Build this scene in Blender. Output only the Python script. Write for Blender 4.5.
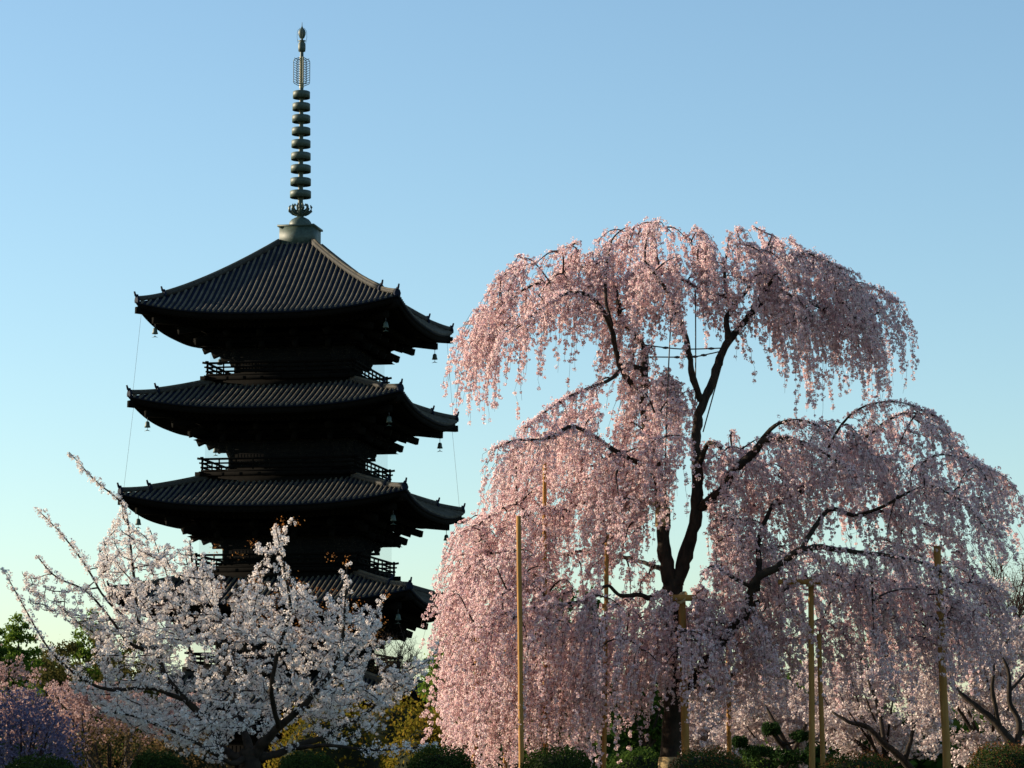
import bpy, math, random
import numpy as np
from mathutils import Vector

# ------------------------------------------------------------------ scene, camera, light
for o in list(bpy.data.objects):
    bpy.data.objects.remove(o)
scene = bpy.context.scene
COL = scene.collection
R = math.radians
EYE = 1.5
FPX = 2990.0
PITCH = R(7.2606)

cam_d = bpy.data.cameras.new("camera")
cam_d.sensor_width = 36.0
cam_d.lens = FPX / 1024.0 * 36.0
cam_d.clip_start = 0.5
cam_d.clip_end = 6000
cam = bpy.data.objects.new("camera", cam_d)
COL.objects.link(cam)
cam.location = (0, 0, EYE)
cam.rotation_euler = (R(90) + PITCH, 0, 0)
scene.camera = cam

SUN_EL = R(16)
SUN_AZ = R(74)                      # angle from the view axis (+Y) towards the left (-X)
world = bpy.data.worlds.new("World")
scene.world = world
world.use_nodes = True
wn, wl = world.node_tree.nodes, world.node_tree.links
bg = wn["Background"]
sky = wn.new("ShaderNodeTexSky")
sky.sky_type = 'NISHITA'
sky.sun_disc = False
sky.sun_elevation = SUN_EL
sky.sun_rotation = -SUN_AZ
sky.altitude = 50
sky.air_density = 1.0
sky.dust_density = 0.6
sky.ozone_density = 2.5
tint = wn.new("ShaderNodeMix")
tint.data_type = 'RGBA'
tint.blend_type = 'MULTIPLY'
tint.inputs[0].default_value = 1.0
tint.inputs[7].default_value = (0.98, 1.035, 0.995, 1)
wl.new(sky.outputs[0], tint.inputs[6])
wl.new(tint.outputs[2], bg.inputs[0])
bg.inputs[1].default_value = 0.093

sun_d = bpy.data.lights.new("sun", 'SUN')
sun_d.energy = 5.0
sun_d.angle = R(0.5)
sun_d.color = (1.0, 0.84, 0.62)
sun = bpy.data.objects.new("sun", sun_d)
COL.objects.link(sun)
sd = Vector((-math.sin(SUN_AZ) * math.cos(SUN_EL), math.cos(SUN_AZ) * math.cos(SUN_EL), math.sin(SUN_EL)))
sun.rotation_euler = sd.to_track_quat('Z', 'Y').to_euler()
sun.location = sd * 400

scene.render.engine = 'CYCLES'
scene.view_settings.view_transform = 'Standard'
scene.view_settings.look = 'None'
scene.view_settings.gamma = 1
scene.view_settings.use_curve_mapping = False
scene.view_settings.exposure = 1.10
scene.cycles.max_bounces = 6
scene.cycles.transparent_max_bounces = 12

# ------------------------------------------------------------------ helpers
CP, SP = math.cos(PITCH), math.sin(PITCH)


def at(px, py, Y):
    """world point seen at pixel (px, py), at world depth Y"""
    u = (px - 512.0) / FPX
    v = (384.0 - py) / FPX
    dy = CP - v * SP
    dz = SP + v * CP
    return np.array([u * Y / dy, Y, EYE + dz * Y / dy])


def pix(p):
    """pixel of world points (n,3)"""
    p = np.atleast_2d(p)
    y, z = p[:, 1], p[:, 2] - EYE
    d = y * CP + z * SP
    return np.stack([512 + FPX * p[:, 0] / d, 384 - FPX * (-y * SP + z * CP) / d], 1)


def sm(a, b, x):
    t = np.clip((x - a) / (b - a), 0, 1)
    return t * t * (3 - 2 * t)


def ground_z(x, y):
    return 0.8 * sm(14, 38, y) * (1 - sm(115, 165, y))


class MB:
    """collects shapes, then links them as one mesh object"""

    def __init__(s):
        s.v, s.f, s.n = [], [], 0

    def add(s, v, f, mi=0):
        v = np.asarray(v, float).reshape(-1, 3)
        f = np.asarray(f, int)
        s.v.append(v)
        s.f.append((f + s.n, mi))
        s.n += len(v)

    def box(s, c, size, rz=0.0, mi=0):
        sx, sy, sz = [k / 2.0 for k in size]
        v = np.array([[x, y, z] for x in (-sx, sx) for y in (-sy, sy) for z in (-sz, sz)])
        cr, sr = math.cos(rz), math.sin(rz)
        v = np.stack([v[:, 0] * cr - v[:, 1] * sr, v[:, 0] * sr + v[:, 1] * cr, v[:, 2]], 1) + np.asarray(c)
        s.add(v, [[0, 1, 3, 2], [4, 6, 7, 5], [0, 4, 5, 1], [2, 3, 7, 6], [0, 2, 6, 4], [1, 5, 7, 3]], mi)

    def beam(s, pts, w, h, mi=0):
        """rectangular section swept along pts; w, h may be lists"""
        pts = np.asarray(pts, float)
        n = len(pts)
        w = np.broadcast_to(w, n)
        h = np.broadcast_to(h, n)
        t = np.gradient(pts, axis=0)
        t /= np.linalg.norm(t, axis=1)[:, None]
        side = np.cross(t, [0, 0, 1.0])
        ln = np.linalg.norm(side, axis=1)
        side[ln < 1e-6] = [1, 0, 0]
        side /= np.linalg.norm(side, axis=1)[:, None]
        up = np.cross(side, t)
        v = np.stack([pts + side * (a * w / 2)[:, None] + up * (b * h / 2)[:, None] for a, b in ((-1, -1), (1, -1), (1, 1), (-1, 1))], 1).reshape(-1, 3)
        f = []
        for i in range(n - 1):
            for k in range(4):
                k2 = (k + 1) % 4
                f.append([i * 4 + k, i * 4 + k2, i * 4 + 4 + k2, i * 4 + 4 + k])
        f.append([3, 2, 1, 0])
        b0 = (n - 1) * 4
        f.append([b0, b0 + 1, b0 + 2, b0 + 3])
        s.add(v, f, mi)

    def tube(s, pts, r, n=6, mi=0, cap=True):
        pts = np.asarray(pts, float)
        m = len(pts)
        r = np.broadcast_to(r, m)
        t = np.gradient(pts, axis=0)
        t /= np.linalg.norm(t, axis=1)[:, None] + 1e-9
        ref = np.array([0.31, 0.95, 0.05]) if abs(t[0][2]) > .7 else np.array([0.05, 0.1, 1.0])
        a = np.cross(t, ref)
        a /= np.linalg.norm(a, axis=1)[:, None] + 1e-9
        b = np.cross(t, a)
        ang = np.arange(n) * 2 * math.pi / n
        v = pts[:, None, :] + r[:, None, None] * (np.cos(ang)[None, :, None] * a[:, None, :] + np.sin(ang)[None, :, None] * b[:, None, :])
        i = np.arange(m - 1)[:, None] * n
        k = np.arange(n)[None, :]
        k2 = (k + 1) % n
        f = np.stack([i + k, i + k2, i + n + k2, i + n + k], -1).reshape(-1, 4)
        base = s.n
        s.add(v.reshape(-1, 3), f, mi)
        if cap:
            s.f.append((np.array([list(range(n))[::-1]]) + base, mi))
            s.f.append((np.array([list(range(n))]) + base + (m - 1) * n, mi))

    def lathe(s, prof, c=(0, 0, 0), n=20, mi=0):
        prof = np.asarray(prof, float)
        ang = np.arange(n) * 2 * math.pi / n
        v = np.stack([prof[:, None, 0] * np.cos(ang), prof[:, None, 0] * np.sin(ang), np.repeat(prof[:, 1][:, None], n, 1)], -1) + np.asarray(c)
        m = len(prof)
        i = np.arange(m - 1)[:, None] * n
        k = np.arange(n)[None, :]
        k2 = (k + 1) % n
        s.add(v.reshape(-1, 3), np.stack([i + k, i + k2, i + n + k2, i + n + k], -1).reshape(-1, 4), mi)

    def grid(s, P, mi=0):
        P = np.asarray(P, float)
        a, b = P.shape[:2]
        i = np.arange(a - 1)[:, None] * b
        k = np.arange(b - 1)[None, :]
        s.add(P.reshape(-1, 3), np.stack([i + k, i + k + 1, i + b + k + 1, i + b + k], -1).reshape(-1, 4), mi)

    def quads(s, c, size, rng, aspect=0.75, up=0.0, mi=0, nrm0=None, jit=.55):
        """randomly turned little leaves or petals, one diamond each"""
        c = np.asarray(c, float)
        n = len(c)
        if n == 0:
            return
        nrm = rng.normal(size=(n, 3))
        nrm /= np.linalg.norm(nrm, axis=1)[:, None]
        if nrm0 is not None:
            nrm = nrm0 + nrm * jit
        nrm[:, 2] += up
        nrm /= np.linalg.norm(nrm, axis=1)[:, None] + 1e-9
        q = rng.normal(size=(n, 3))
        u = np.cross(nrm, q)
        u /= np.linalg.norm(u, axis=1)[:, None] + 1e-9
        w = np.cross(nrm, u)
        sz = np.broadcast_to(size, n)[:, None]
        u = u * sz * 0.5
        w = w * sz * 0.5 * aspect
        v = np.stack([c - u, c - w * .9 - u * .1, c + u, c + w * .9 - u * .1], 1).reshape(-1, 3)
        s.add(v, np.arange(4 * n).reshape(n, 4), mi)

    def build(s, name, mats, parent=None, smooth=False, loc=None):
        if not isinstance(mats, (list, tuple)):
            mats = [mats]
        me = bpy.data.meshes.new(name)
        v = np.concatenate(s.v).astype(np.float32)
        loops, starts, totals, mids = [], [], [], []
        k = 0
        for f, mi in s.f:
            m, c = f.shape
            loops.append(f.reshape(-1))
            starts.append(k + np.arange(m) * c)
            totals.append(np.full(m, c))
            mids.append(np.full(m, mi))
            k += m * c
        loops = np.concatenate(loops).astype(np.int32)
        starts = np.concatenate(starts).astype(np.int32)
        totals = np.concatenate(totals).astype(np.int32)
        me.vertices.add(len(v))
        me.vertices.foreach_set("co", v.reshape(-1))
        me.loops.add(len(loops))
        me.loops.foreach_set("vertex_index", loops)
        me.polygons.add(len(starts))
        me.polygons.foreach_set("loop_start", starts)
        me.polygons.foreach_set("loop_total", totals)
        me.polygons.foreach_set("material_index", np.concatenate(mids).astype(np.int32))
        if smooth:
            me.polygons.foreach_set("use_smooth", np.ones(len(starts), bool))
        me.update(calc_edges=True)
        me.validate()
        for mt in mats:
            me.materials.append(mt)
        o = bpy.data.objects.new(name, me)
        COL.objects.link(o)
        if parent is not None:
            o.parent = parent
        if loc is not None:
            o.location = loc
        return o


def tag(o, label=None, cat=None, group=None, kind=None):
    for k, v in (("label", label), ("category", cat), ("group", group), ("kind", kind)):
        if v:
            o[k] = v
    return o


def thing(name, label, cat, loc=(0, 0, 0), rz=0.0, group=None):
    o = bpy.data.objects.new(name, None)
    o.empty_display_size = 0.3
    COL.objects.link(o)
    o.location = loc
    o.rotation_euler = (0, 0, rz)
    return tag(o, label, cat, group)


# ------------------------------------------------------------------ materials
def mat(name, col, rough=0.8, var=0.25, scale=4.0, spec=0.3, metallic=0.0, col2=None, bump=0.0, stretch=None):
    m = bpy.data.materials.new(name)
    m.use_nodes = True
    n, l = m.node_tree.nodes, m.node_tree.links
    b = n["Principled BSDF"]
    b.inputs["Roughness"].default_value = rough
    b.inputs["Metallic"].default_value = metallic
    b.inputs["Specular IOR Level"].default_value = spec
    tc = n.new("ShaderNodeTexCoord")
    mp = n.new("ShaderNodeMapping")
    if stretch:
        mp.inputs["Scale"].default_value = stretch
    tx = n.new("ShaderNodeTexNoise")
    tx.inputs["Scale"].default_value = scale
    tx.inputs["Detail"].default_value = 6
    tx.inputs["Roughness"].default_value = 0.65
    l.new(tc.outputs["Object"], mp.inputs[0])
    l.new(mp.outputs[0], tx.inputs["Vector"])
    cr = n.new("ShaderNodeValToRGB")
    cr.color_ramp.elements[0].position = 0.3
    cr.color_ramp.elements[1].position = 0.72
    c2 = col2 if col2 else tuple(min(1, c * (1 + var)) for c in col)
    c1 = col if col2 else tuple(c * (1 - var) for c in col)
    cr.color_ramp.elements[0].color = (*c1, 1)
    cr.color_ramp.elements[1].color = (*c2, 1)
    l.new(tx.outputs[0], cr.inputs[0])
    l.new(cr.outputs[0], b.inputs["Base Color"])
    if bump:
        bp = n.new("ShaderNodeBump")
        bp.inputs["Strength"].default_value = bump
        bp.inputs["Distance"].default_value = 0.05
        l.new(tx.outputs[0], bp.inputs["Height"])
        l.new(bp.outputs[0], b.inputs["Normal"])
    return m


def leaf_mat(name, cols, transl=0.35, pos=None):
    """diffuse + translucent leaf or petal; colour drawn per leaf from the ramp cols"""
    m = bpy.data.materials.new(name)
    m.use_nodes = True
    n, l = m.node_tree.nodes, m.node_tree.links
    n.remove(n["Principled BSDF"])
    out = n["Material Output"]
    g = n.new("ShaderNodeNewGeometry")
    cr = n.new("ShaderNodeValToRGB")
    e = cr.color_ramp.elements
    k = len(cols)
    while len(e) < k:
        e.new(0.5)
    for i, c in enumerate(cols):
        e[i].position = pos[i] if pos else i / (k - 1)
        e[i].color = (*c, 1)
    l.new(g.outputs["Random Per Island"], cr.inputs[0])
    d = n.new("ShaderNodeBsdfDiffuse")
    t = n.new("ShaderNodeBsdfTranslucent")
    mx = n.new("ShaderNodeMixShader")
    mx.inputs[0].default_value = transl
    l.new(cr.outputs[0], d.inputs[0])
    l.new(cr.outputs[0], t.inputs[0])
    l.new(d.outputs[0], mx.inputs[1])
    l.new(t.outputs[0], mx.inputs[2])
    l.new(mx.outputs[0], out.inputs[0])
    return m


M = dict(
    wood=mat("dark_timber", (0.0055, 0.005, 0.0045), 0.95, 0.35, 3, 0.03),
    tile=mat("roof_tile_shaded", (0.006, 0.010, 0.022), 0.75, 0.30, 6, 0.10),  # near-black blue puts the shade between the ribs into the colour
    ridge=mat("ridge_tile_shaded", (0.040, 0.038, 0.034), 0.75, 0.4, 5, 0.15),  # ridge sides darkened in colour to stand for their shade
    rib=mat("round_tile_sunlit", (0.088, 0.080, 0.062), 0.75, 0.5, 1.2, 0.1),  # paler than the pans: sunlight on ribs and ridge caps painted in
    bronze=mat("weathered_bronze", (0.042, 0.068, 0.055), 0.55, 0.4, 7, 0.35),
    gilt=mat("gilded_bronze", (0.20, 0.17, 0.07), 0.5, 0.2, 6, 0.5),
    stone=mat("pale_stone", (0.30, 0.28, 0.25), 0.9, 0.2, 2, 0.2),
    iron=mat("iron_wire", (0.045, 0.045, 0.05), 0.6, 0.2, 8, 0.3),
    bark=mat("cherry_bark", (0.010, 0.008, 0.007), 0.9, 0.5, 6, 0.15, bump=0.6, col2=(0.050, 0.035, 0.024), stretch=(1, 1, .35)),
    twig=mat("cherry_twig", (0.045, 0.028, 0.025), 0.9, 0.3, 8, 0.15),
    post=mat("peeled_log", (0.25, 0.12, 0.028), 0.8, 0.3, 5, 0.25, stretch=(3, 3, .35), bump=0.2, col2=(0.38, 0.20, 0.055)),
    straw=mat("straw_wrap", (0.42, 0.31, 0.16), 0.9, 0.35, 14, 0.1, stretch=(1, 1, 4), bump=0.5),
    ground=mat("garden_ground", (0.060, 0.050, 0.030), 0.95, 0.3, 0.7, 0.1, col2=(0.075, 0.085, 0.03), bump=0.3),
)
M['pink'] = leaf_mat("weeping_petal", [(0.66, 0.43, 0.48), (0.81, 0.62, 0.62), (0.88, 0.77, 0.73)], 0.40)
M['white'] = leaf_mat("white_petal", [(0.70, 0.60, 0.57), (0.84, 0.77, 0.73), (0.88, 0.83, 0.78)], 0.26)
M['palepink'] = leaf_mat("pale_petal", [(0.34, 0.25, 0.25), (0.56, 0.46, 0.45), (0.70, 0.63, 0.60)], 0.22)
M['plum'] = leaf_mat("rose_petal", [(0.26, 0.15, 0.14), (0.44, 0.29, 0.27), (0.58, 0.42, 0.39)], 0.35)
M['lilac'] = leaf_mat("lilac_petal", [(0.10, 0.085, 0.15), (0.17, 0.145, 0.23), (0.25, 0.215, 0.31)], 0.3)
M['newleaf'] = leaf_mat("bronze_young_leaf", [(0.25, 0.09, 0.03), (0.38, 0.15, 0.04), (0.30, 0.16, 0.06)], 0.4)
M['hedge'] = leaf_mat("hedge_leaf", [(0.020, 0.034, 0.010), (0.035, 0.055, 0.014), (0.05, 0.07, 0.02)], 0.2)
M['hedgered'] = leaf_mat("red_tipped_leaf", [(0.05, 0.07, 0.02), (0.20, 0.07, 0.03), (0.26, 0.10, 0.04)], 0.3)
M['green'] = leaf_mat("evergreen_leaf", [(0.022, 0.042, 0.010), (0.045, 0.080, 0.016), (0.075, 0.12, 0.022)], 0.3)
M['bright'] = leaf_mat("fresh_leaf", [(0.05, 0.09, 0.012), (0.10, 0.16, 0.022), (0.15, 0.21, 0.035)], 0.4)
M['olive'] = leaf_mat("olive_leaf", [(0.05, 0.05, 0.015), (0.085, 0.08, 0.024), (0.12, 0.10, 0.035)], 0.35)
M['yellow'] = leaf_mat("yellow_green_leaf", [(0.08, 0.068, 0.010), (0.16, 0.135, 0.016), (0.22, 0.13, 0.022)], 0.4)
M['brown'] = leaf_mat("dry_leaf", [(0.06, 0.04, 0.018), (0.13, 0.085, 0.035), (0.18, 0.12, 0.05)], 0.3)
M['pine'] = leaf_mat("pine_needle", [(0.012, 0.028, 0.010), (0.022, 0.048, 0.014), (0.035, 0.065, 0.02)], 0.15)
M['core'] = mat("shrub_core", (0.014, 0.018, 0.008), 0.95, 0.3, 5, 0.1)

nm = bpy.data.materials.new("bird_net")
nm.use_nodes = True
n_, l_ = nm.node_tree.nodes, nm.node_tree.links
n_.remove(n_["Principled BSDF"])
df = n_.new("ShaderNodeBsdfDiffuse")
df.inputs[0].default_value = (0.07, 0.075, 0.075, 1)
tr = n_.new("ShaderNodeBsdfTransparent")
mx = n_.new("ShaderNodeMixShader")
mx.inputs[0].default_value = 0.08
l_.new(tr.outputs[0], mx.inputs[1])
l_.new(df.outputs[0], mx.inputs[2])
l_.new(mx.outputs[0], n_["Material Output"].inputs[0])
M['net'] = nm

# ------------------------------------------------------------------ ground
xs = np.concatenate([np.linspace(-3000, -130, 10), np.linspace(-120, 120, 61), np.linspace(130, 3000, 10)])
ys = np.concatenate([np.linspace(-400, -5, 8), np.linspace(0, 240, 121), np.linspace(250, 5000, 14)])
X, Y = np.meshgrid(xs, ys, indexing='ij')
rg = np.random.default_rng(1)
Z = ground_z(X, Y) + 0.02 * np.sin(X * .7) * np.cos(Y * .53) * (np.abs(X) < 120)
g = MB()
g.grid(np.stack([X, Y, Z], -1))
tag(g.build("ground", M['ground'], smooth=True), "brown and green garden ground under the trees", None, None, "structure")

# ------------------------------------------------------------------ pagoda
PD = 213.0
PX = -15.31
YAW = -0.18
ROOFH = [11.0, 10.6, 10.12, 9.70, 9.36]              # half width of the eaves, lowest first
TIP = [EYE + k - 0.5 for k in (5.45, 12.3, 19.05, 25.85, 32.45)]
BODY = [4.75, 4.45, 4.12, 3.84, 3.58]
BALC = [None, 6.15, 5.85, 5.58, 5.36]
UPT = 0.92
pag = thing("pagoda", "tall dark five storey wooden pagoda with a ringed bronze spire behind the white cherry", "pagoda", (PX, PD, 0), YAW)


def rot4(k, P):
    P = np.asarray(P, float)
    c, s = [(1, 0), (0, 1), (-1, 0), (0, -1)][k]
    return np.stack([P[..., 0] * c - P[..., 1] * s, P[..., 0] * s + P[..., 1] * c, P[..., 2]], -1)


def roof_z(i, b, a):
    h = ROOFH[i]
    A = 6.3 if i == 4 else 3.55
    u = np.clip(b / h, 0, 1.02)
    t = np.clip(np.abs(a) / np.maximum(b, 1e-6), 0, 1)
    return TIP[i] + A * np.clip(1 - u, 0, 1) ** 1.36 - UPT * u ** 2 * (1 - t ** 2.6)


def eave_z(i, b, a):
    h = ROOFH[i]
    t = np.clip(np.abs(a) / np.maximum(b, 1e-6), 0, 1)
    return TIP[i] - UPT * (1 - (b / h) ** 1.5 * t ** 2.6)


for i in range(5):
    h = ROOFH[i]
    b0 = 1.1 if i == 4 else BALC[i + 1] * 0.88
    # ---- tiled surface with round tile ribs
    mb = MB()
    uu = np.linspace(b0, h, 13)
    tt = np.linspace(-1, 1, 33)
    Bq, Tq = np.meshgrid(uu, tt, indexing='ij')
    Aq = Bq * Tq
    S = np.stack([Aq, -Bq, roof_z(i, Bq, Aq)], -1)
    edge_a = np.linspace(-h, h, 33)
    ez = roof_z(i, np.full(33, h), edge_a)
    F = np.stack([np.stack([edge_a, np.full(33, -h), ez], -1), np.stack([edge_a * .995, np.full(33, -h * .997), ez - 0.13], -1),
                  np.stack([edge_a * .96, np.full(33, -h * .96), ez - 0.13], -1)], 0)
    for k in range(4):
        mb.grid(rot4(k, S))
        mb.grid(rot4(k, F))
    nr = int(round(2 * h / 0.40))
    prof = [(-.075, -.02), (-.062, .10), (0, .135), (.062, .10), (.075, -.02)]
    for q in range(nr + 1):
        a = -h + 0.1 + (2 * h - 0.2) * q / nr
        bs = max(b0, abs(a) + 0.12)
        if bs > h - 0.15:
            continue
        bb = np.linspace(bs, h + 0.03, 8)
        zc = roof_z(i, bb, np.full(8, a))
        P = np.stack([np.stack([np.full(8, a + dx), -bb, zc + dz], -1) for dx, dz in prof], 1)
        for k in range(4):
            mb.grid(rot4(k, P), 1)
            e = rot4(k, P[-1])
            mb.add(e, [[0, 1, 2, 3, 4]], 1)
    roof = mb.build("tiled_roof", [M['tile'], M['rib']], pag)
    # ---- eave board, soffits, rafters
    ev = MB()
    for k in range(4):
        K = np.stack([np.stack([edge_a * c, np.full(33, -h * c), ez + dz], -1) for c, dz in ((.985, -.12), (.985, -.52), (.972, -.52))], 0)
        ev.grid(rot4(k, K))
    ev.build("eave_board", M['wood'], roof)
    sf = MB()
    rf = MB()
    body = BODY[i]
    for (bo, bi, dz, sl, inset) in ((h - .12, h - 2.3, -.46, .10, .30), (h - 1.9, body, -.98, .16, 0.0)):
        Bs, Ts = np.meshgrid(np.linspace(bi, bo, 7), tt, indexing='ij')
        As = Bs * Ts
        Sz = eave_z(i, Bs, As) + dz + sl * (h - Bs)
        for k in range(4):
            sf.grid(rot4(k, np.stack([As, -Bs, Sz], -1)))
        nn = int(2 * bo / 0.36)
        for q in range(nn + 1):
            a = -bo + 2 * bo * q / nn
            b1 = bo - inset + 0.02
            b2 = max(bi, abs(a) + 0.05)
            if b2 > b1 - 0.2:
                continue
            bb = np.array([b2, (b1 + b2) / 2, b1])
            zz = eave_z(i, bb, np.full(3, a)) + dz + sl * (h - bb) - 0.075
            for k in range(4):
                rf.beam(rot4(k, np.stack([np.full(3, a), -bb, zz], -1)), 0.15, 0.17)
    # vertical board closing the step between the two rafter tiers
    bst = h - 1.9
    aa = np.linspace(-bst, bst, 33)
    zz = eave_z(i, np.full(33, bst), aa)
    for k in range(4):
        sf.grid(rot4(k, np.stack([np.stack([aa, np.full(33, -bst), zz - .46 + .19 + .02], -1), np.stack([aa, np.full(33, -bst), zz - .98 + .304 - .02], -1)], 0)))
    sf.build("soffit", M['wood'], roof)
    rf.build("rafters", M['wood'], roof)
    # ---- hips: ridge in two steps, end tiles, hip rafter
    for k in range(4):
        hr = MB()

        def hp(b, dz=0.0):
            b = np.asarray(b, float)
            return rot4(k, np.stack([b, -b, roof_z(i, b, b) + dz], -1))
        u_in = (1.25 if i == 4 else BALC[i + 1] * 0.92)
        bA = np.linspace(u_in, h * 0.825, 12)
        hr.beam(hp(bA, 0.13), 0.34, 0.32)
        hr.tube(hp(bA, 0.30), 0.13, 6, 1)
        bB = np.linspace(h * 0.80, h * 0.985, 8)
        hr.beam(hp(bB, 0.08 + np.linspace(0, .10, 8) ** 1.0), 0.28, 0.24)
        hr.tube(hp(bB, 0.21 + np.linspace(0, .10, 8)), 0.10, 6, 1)
        hr.build("hip_ridge", [M['ridge'], M['rib']], roof)
        for b_, sc_ in ((h * 0.83, .72), (h * 0.988, .72)):
            oe = MB()
            p = hp([b_])[0]
            d = rot4(k, np.array([[1, -1, 0]]))[0] / math.sqrt(2)
            s_ = np.cross(d, [0, 0, 1.0])
            outl = [(-.30, -.12), (.30, -.12), (.36, .12), (.24, .42), (.10, .55), (0, .72), (-.10, .55), (-.24, .42), (-.36, .12)]
            v = [p + s_ * x * sc_ + np.array([0, 0, z * sc_]) + d * o_ for o_ in (-.07, .09) for x, z in outl]
            n9 = len(outl)
            for q in range(n9):
                oe.add([v[q], v[(q + 1) % n9], v[n9 + (q + 1) % n9], v[n9 + q]], [[0, 1, 2, 3]])
            oe.add(v[:n9], [list(range(n9))[::-1]])
            oe.add(v[n9:], [list(range(n9))])
            oe.tube([p + np.array([0, 0, .30]), p + d * .14 + np.array([0, 0, .42]), p + d * .24 + np.array([0, 0, .70])], [.09, .08, .06], 6)
            oe.build("ridge_end_tile", M['tile'], roof)
        hf = MB()
        for (bo, bi, dz, sl) in ((h - .05, h - 2.6, -.58, .10), (h - 1.0, body - .1, -1.18, .16)):
            bb = np.linspace(bi, bo, 5)
            pz = eave_z(i, bb, bb) + dz + sl * (h - bb)
            hf.beam(rot4(k, np.stack([bb, -bb, pz], -1)), 0.34, 0.46)
        hf.build("hip_rafter", M['wood'], roof)
    # ---- body of the storey
    zw = TIP[i] - 3.35
    zf = 0.9 if i == 0 else TIP[i - 1] + 1.95
    w = MB()
    w.box((0, 0, (zf + TIP[i] - 0.6) / 2), (2 * body, 2 * body, TIP[i] - 0.6 - zf))
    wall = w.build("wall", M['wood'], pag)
    fr = MB()
    for k in range(4):
        for q in range(4):
            a = -body + 2 * body * q / 3
            if q == 3:
                continue
            c = rot4(k, np.array([[a, -body, 0]]))[0]
            fr.lathe([(.24, zf), (.24, zw + .1)], (c[0], c[1], 0), 12)
        for zz, hh in ((zf + .15, .24), (zf + (zw - zf) * .55, .20), (zw - .15, .26)):
            P = rot4(k, np.array([[-body - .1, -body - .06, zz], [body + .1, -body - .06, zz]]))
            fr.beam(P, 0.26, hh)
        # plank door in the middle bay and slatted windows beside it
        P = rot4(k, np.array([[-body / 3 + .3, -body - .03, (zf + zw) / 2], [body / 3 - .3, -body - .03, (zf + zw) / 2]]))
        fr.beam(P, 0.14, (zw - zf) * .8)
        for sgn in (-1, 1):
            for q in range(8):
                a = sgn * (body * .45 + q * body * .06)
                P = rot4(k, np.array([[a, -body - .05, zf + .3], [a, -body - .05, zw - .2]]))
                fr.tube(P, .05, 4)
    fr.build("timber_frame", M['wood'], wall)
    # ---- three stepped brackets with tail rafters
    bk = MB()
    for s_ in range(4):
        o_ = 0.78 * s_
        zz = zw + 0.25 + 0.60 * s_
        for k in range(4):
            e = body + o_ + 0.45
            P = rot4(k, np.array([[-e, -(body + o_), zz], [e, -(body + o_), zz]]))
            bk.beam(P, 0.26, 0.30)
    for k in range(4):
        for q in range(4):
            a = -body + 2 * body * q / 3
            for s_ in range(1, 4):
                o_ = 0.78 * s_
                zz = zw + 0.02 + 0.60 * (s_ - 0)
                P = rot4(k, np.array([[a, -body + .1, zz - .12], [a, -body - o_ - .22, zz - .12]]))
                bk.beam(P, 0.24, 0.26)
                c = rot4(k, np.array([[a, -body - o_, zz - .42]]))[0]
                bk.lathe([(.15, -.16), (.26, .02), (.26, .16)], c, 4)
                for da in (-.75, .75):
                    c = rot4(k, np.array([[a + da, -body - o_ + .78, zz - .50]]))[0]
                    bk.lathe([(.14, -.14), (.22, .02), (.22, .14)], c, 4)
                P = rot4(k, np.array([[a - .95, -body - o_ + .78, zz - .68], [a + .95, -body - o_ + .78, zz - .68]]))
                bk.beam(P, 0.22, 0.20)
            for dz2, l2 in ((0.15, 3.25), (-.62, 2.5)):
                P = rot4(k, np.array([[a, -body + .3, zw + 2.35 + dz2], [a, -body - l2, zw + 1.15 + dz2]]))
                bk.beam(P, 0.30, 0.42)
        for dz, ln in ((.2, 3.35), (-.45, 2.4)):
            P = rot4(k, np.array([[body - .3, -body + .3, zw + 2.5 + dz], [body + ln, -body - ln, zw + 1.38 + dz]]))
            bk.beam(P, 0.34, 0.46)
    for k in range(4):
        e0, e1 = body + .1, body + 2.2
        for zo in (1.72, 1.52):
            bk.add(rot4(k, np.array([[-e0, -e0, zw + zo - .05], [e0, -e0, zw + zo - .05], [e1, -e1, zw + zo - .95], [-e1, -e1, zw + zo - .95]])), [[0, 1, 2, 3]])
    bk.build("bracket_set", M['wood'], pag)
    # ---- balcony
    if i > 0:
        hb = BALC[i]
        fl = MB()
        for k in range(4):
            fl.beam(rot4(k, np.array([[-hb, -(hb + body) / 2, zf - .06], [hb, -(hb + body) / 2, zf - .06]])), hb - body, 0.12)
            fl.beam(rot4(k, np.array([[-hb - .42, -hb + .1, zf - .30], [hb + .42, -hb + .1, zf - .30]])), 0.26, 0.30)
            fl.beam(rot4(k, np.array([[-hb + .25, -hb + .4, zf - .75], [hb - .25, -hb + .4, zf - .75]])), 0.3, 0.62)
            fl.beam(rot4(k, np.array([[-hb + .1, -hb + .3, zf - 1.2], [hb - .1, -hb + .3, zf - 1.2]])), 0.34, 0.42)
            for q in range(9):
                a = -hb + .3 + (2 * hb - .6) * q / 8
                fl.beam(rot4(k, np.array([[a, -hb + .5, zf - .32], [a, -hb - .16, zf - .32]])), .2, .2)
        balc = fl.build("balcony", M['wood'], pag)
        rl = MB()
        for k in range(4):
            hr_ = hb - 0.08
            for zz, ext, r_ in ((.76, .36, .085), (.46, .22, .065), (.16, .12, .07)):
                P = np.array([[-hr_ - ext, -hr_, zz + zf + ext * .16], [-hr_, -hr_, zz + zf], [0, -hr_, zz + zf], [hr_, -hr_, zz + zf], [hr_ + ext, -hr_, zz + zf + ext * .16]])
                rl.tube(rot4(k, P), r_, 6)
            for q in range(10):
                a = -hr_ + 2 * hr_ * q / 9
                P = rot4(k, np.array([[a, -hr_, zf - .02], [a, -hr_, zf + (.92 if q in (0, 9) else .74)]]))
                rl.tube(P, .09 if q in (0, 9) else .06, 5)
        rl.build("railing", M['wood'], balc)
        nt = MB()
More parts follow.
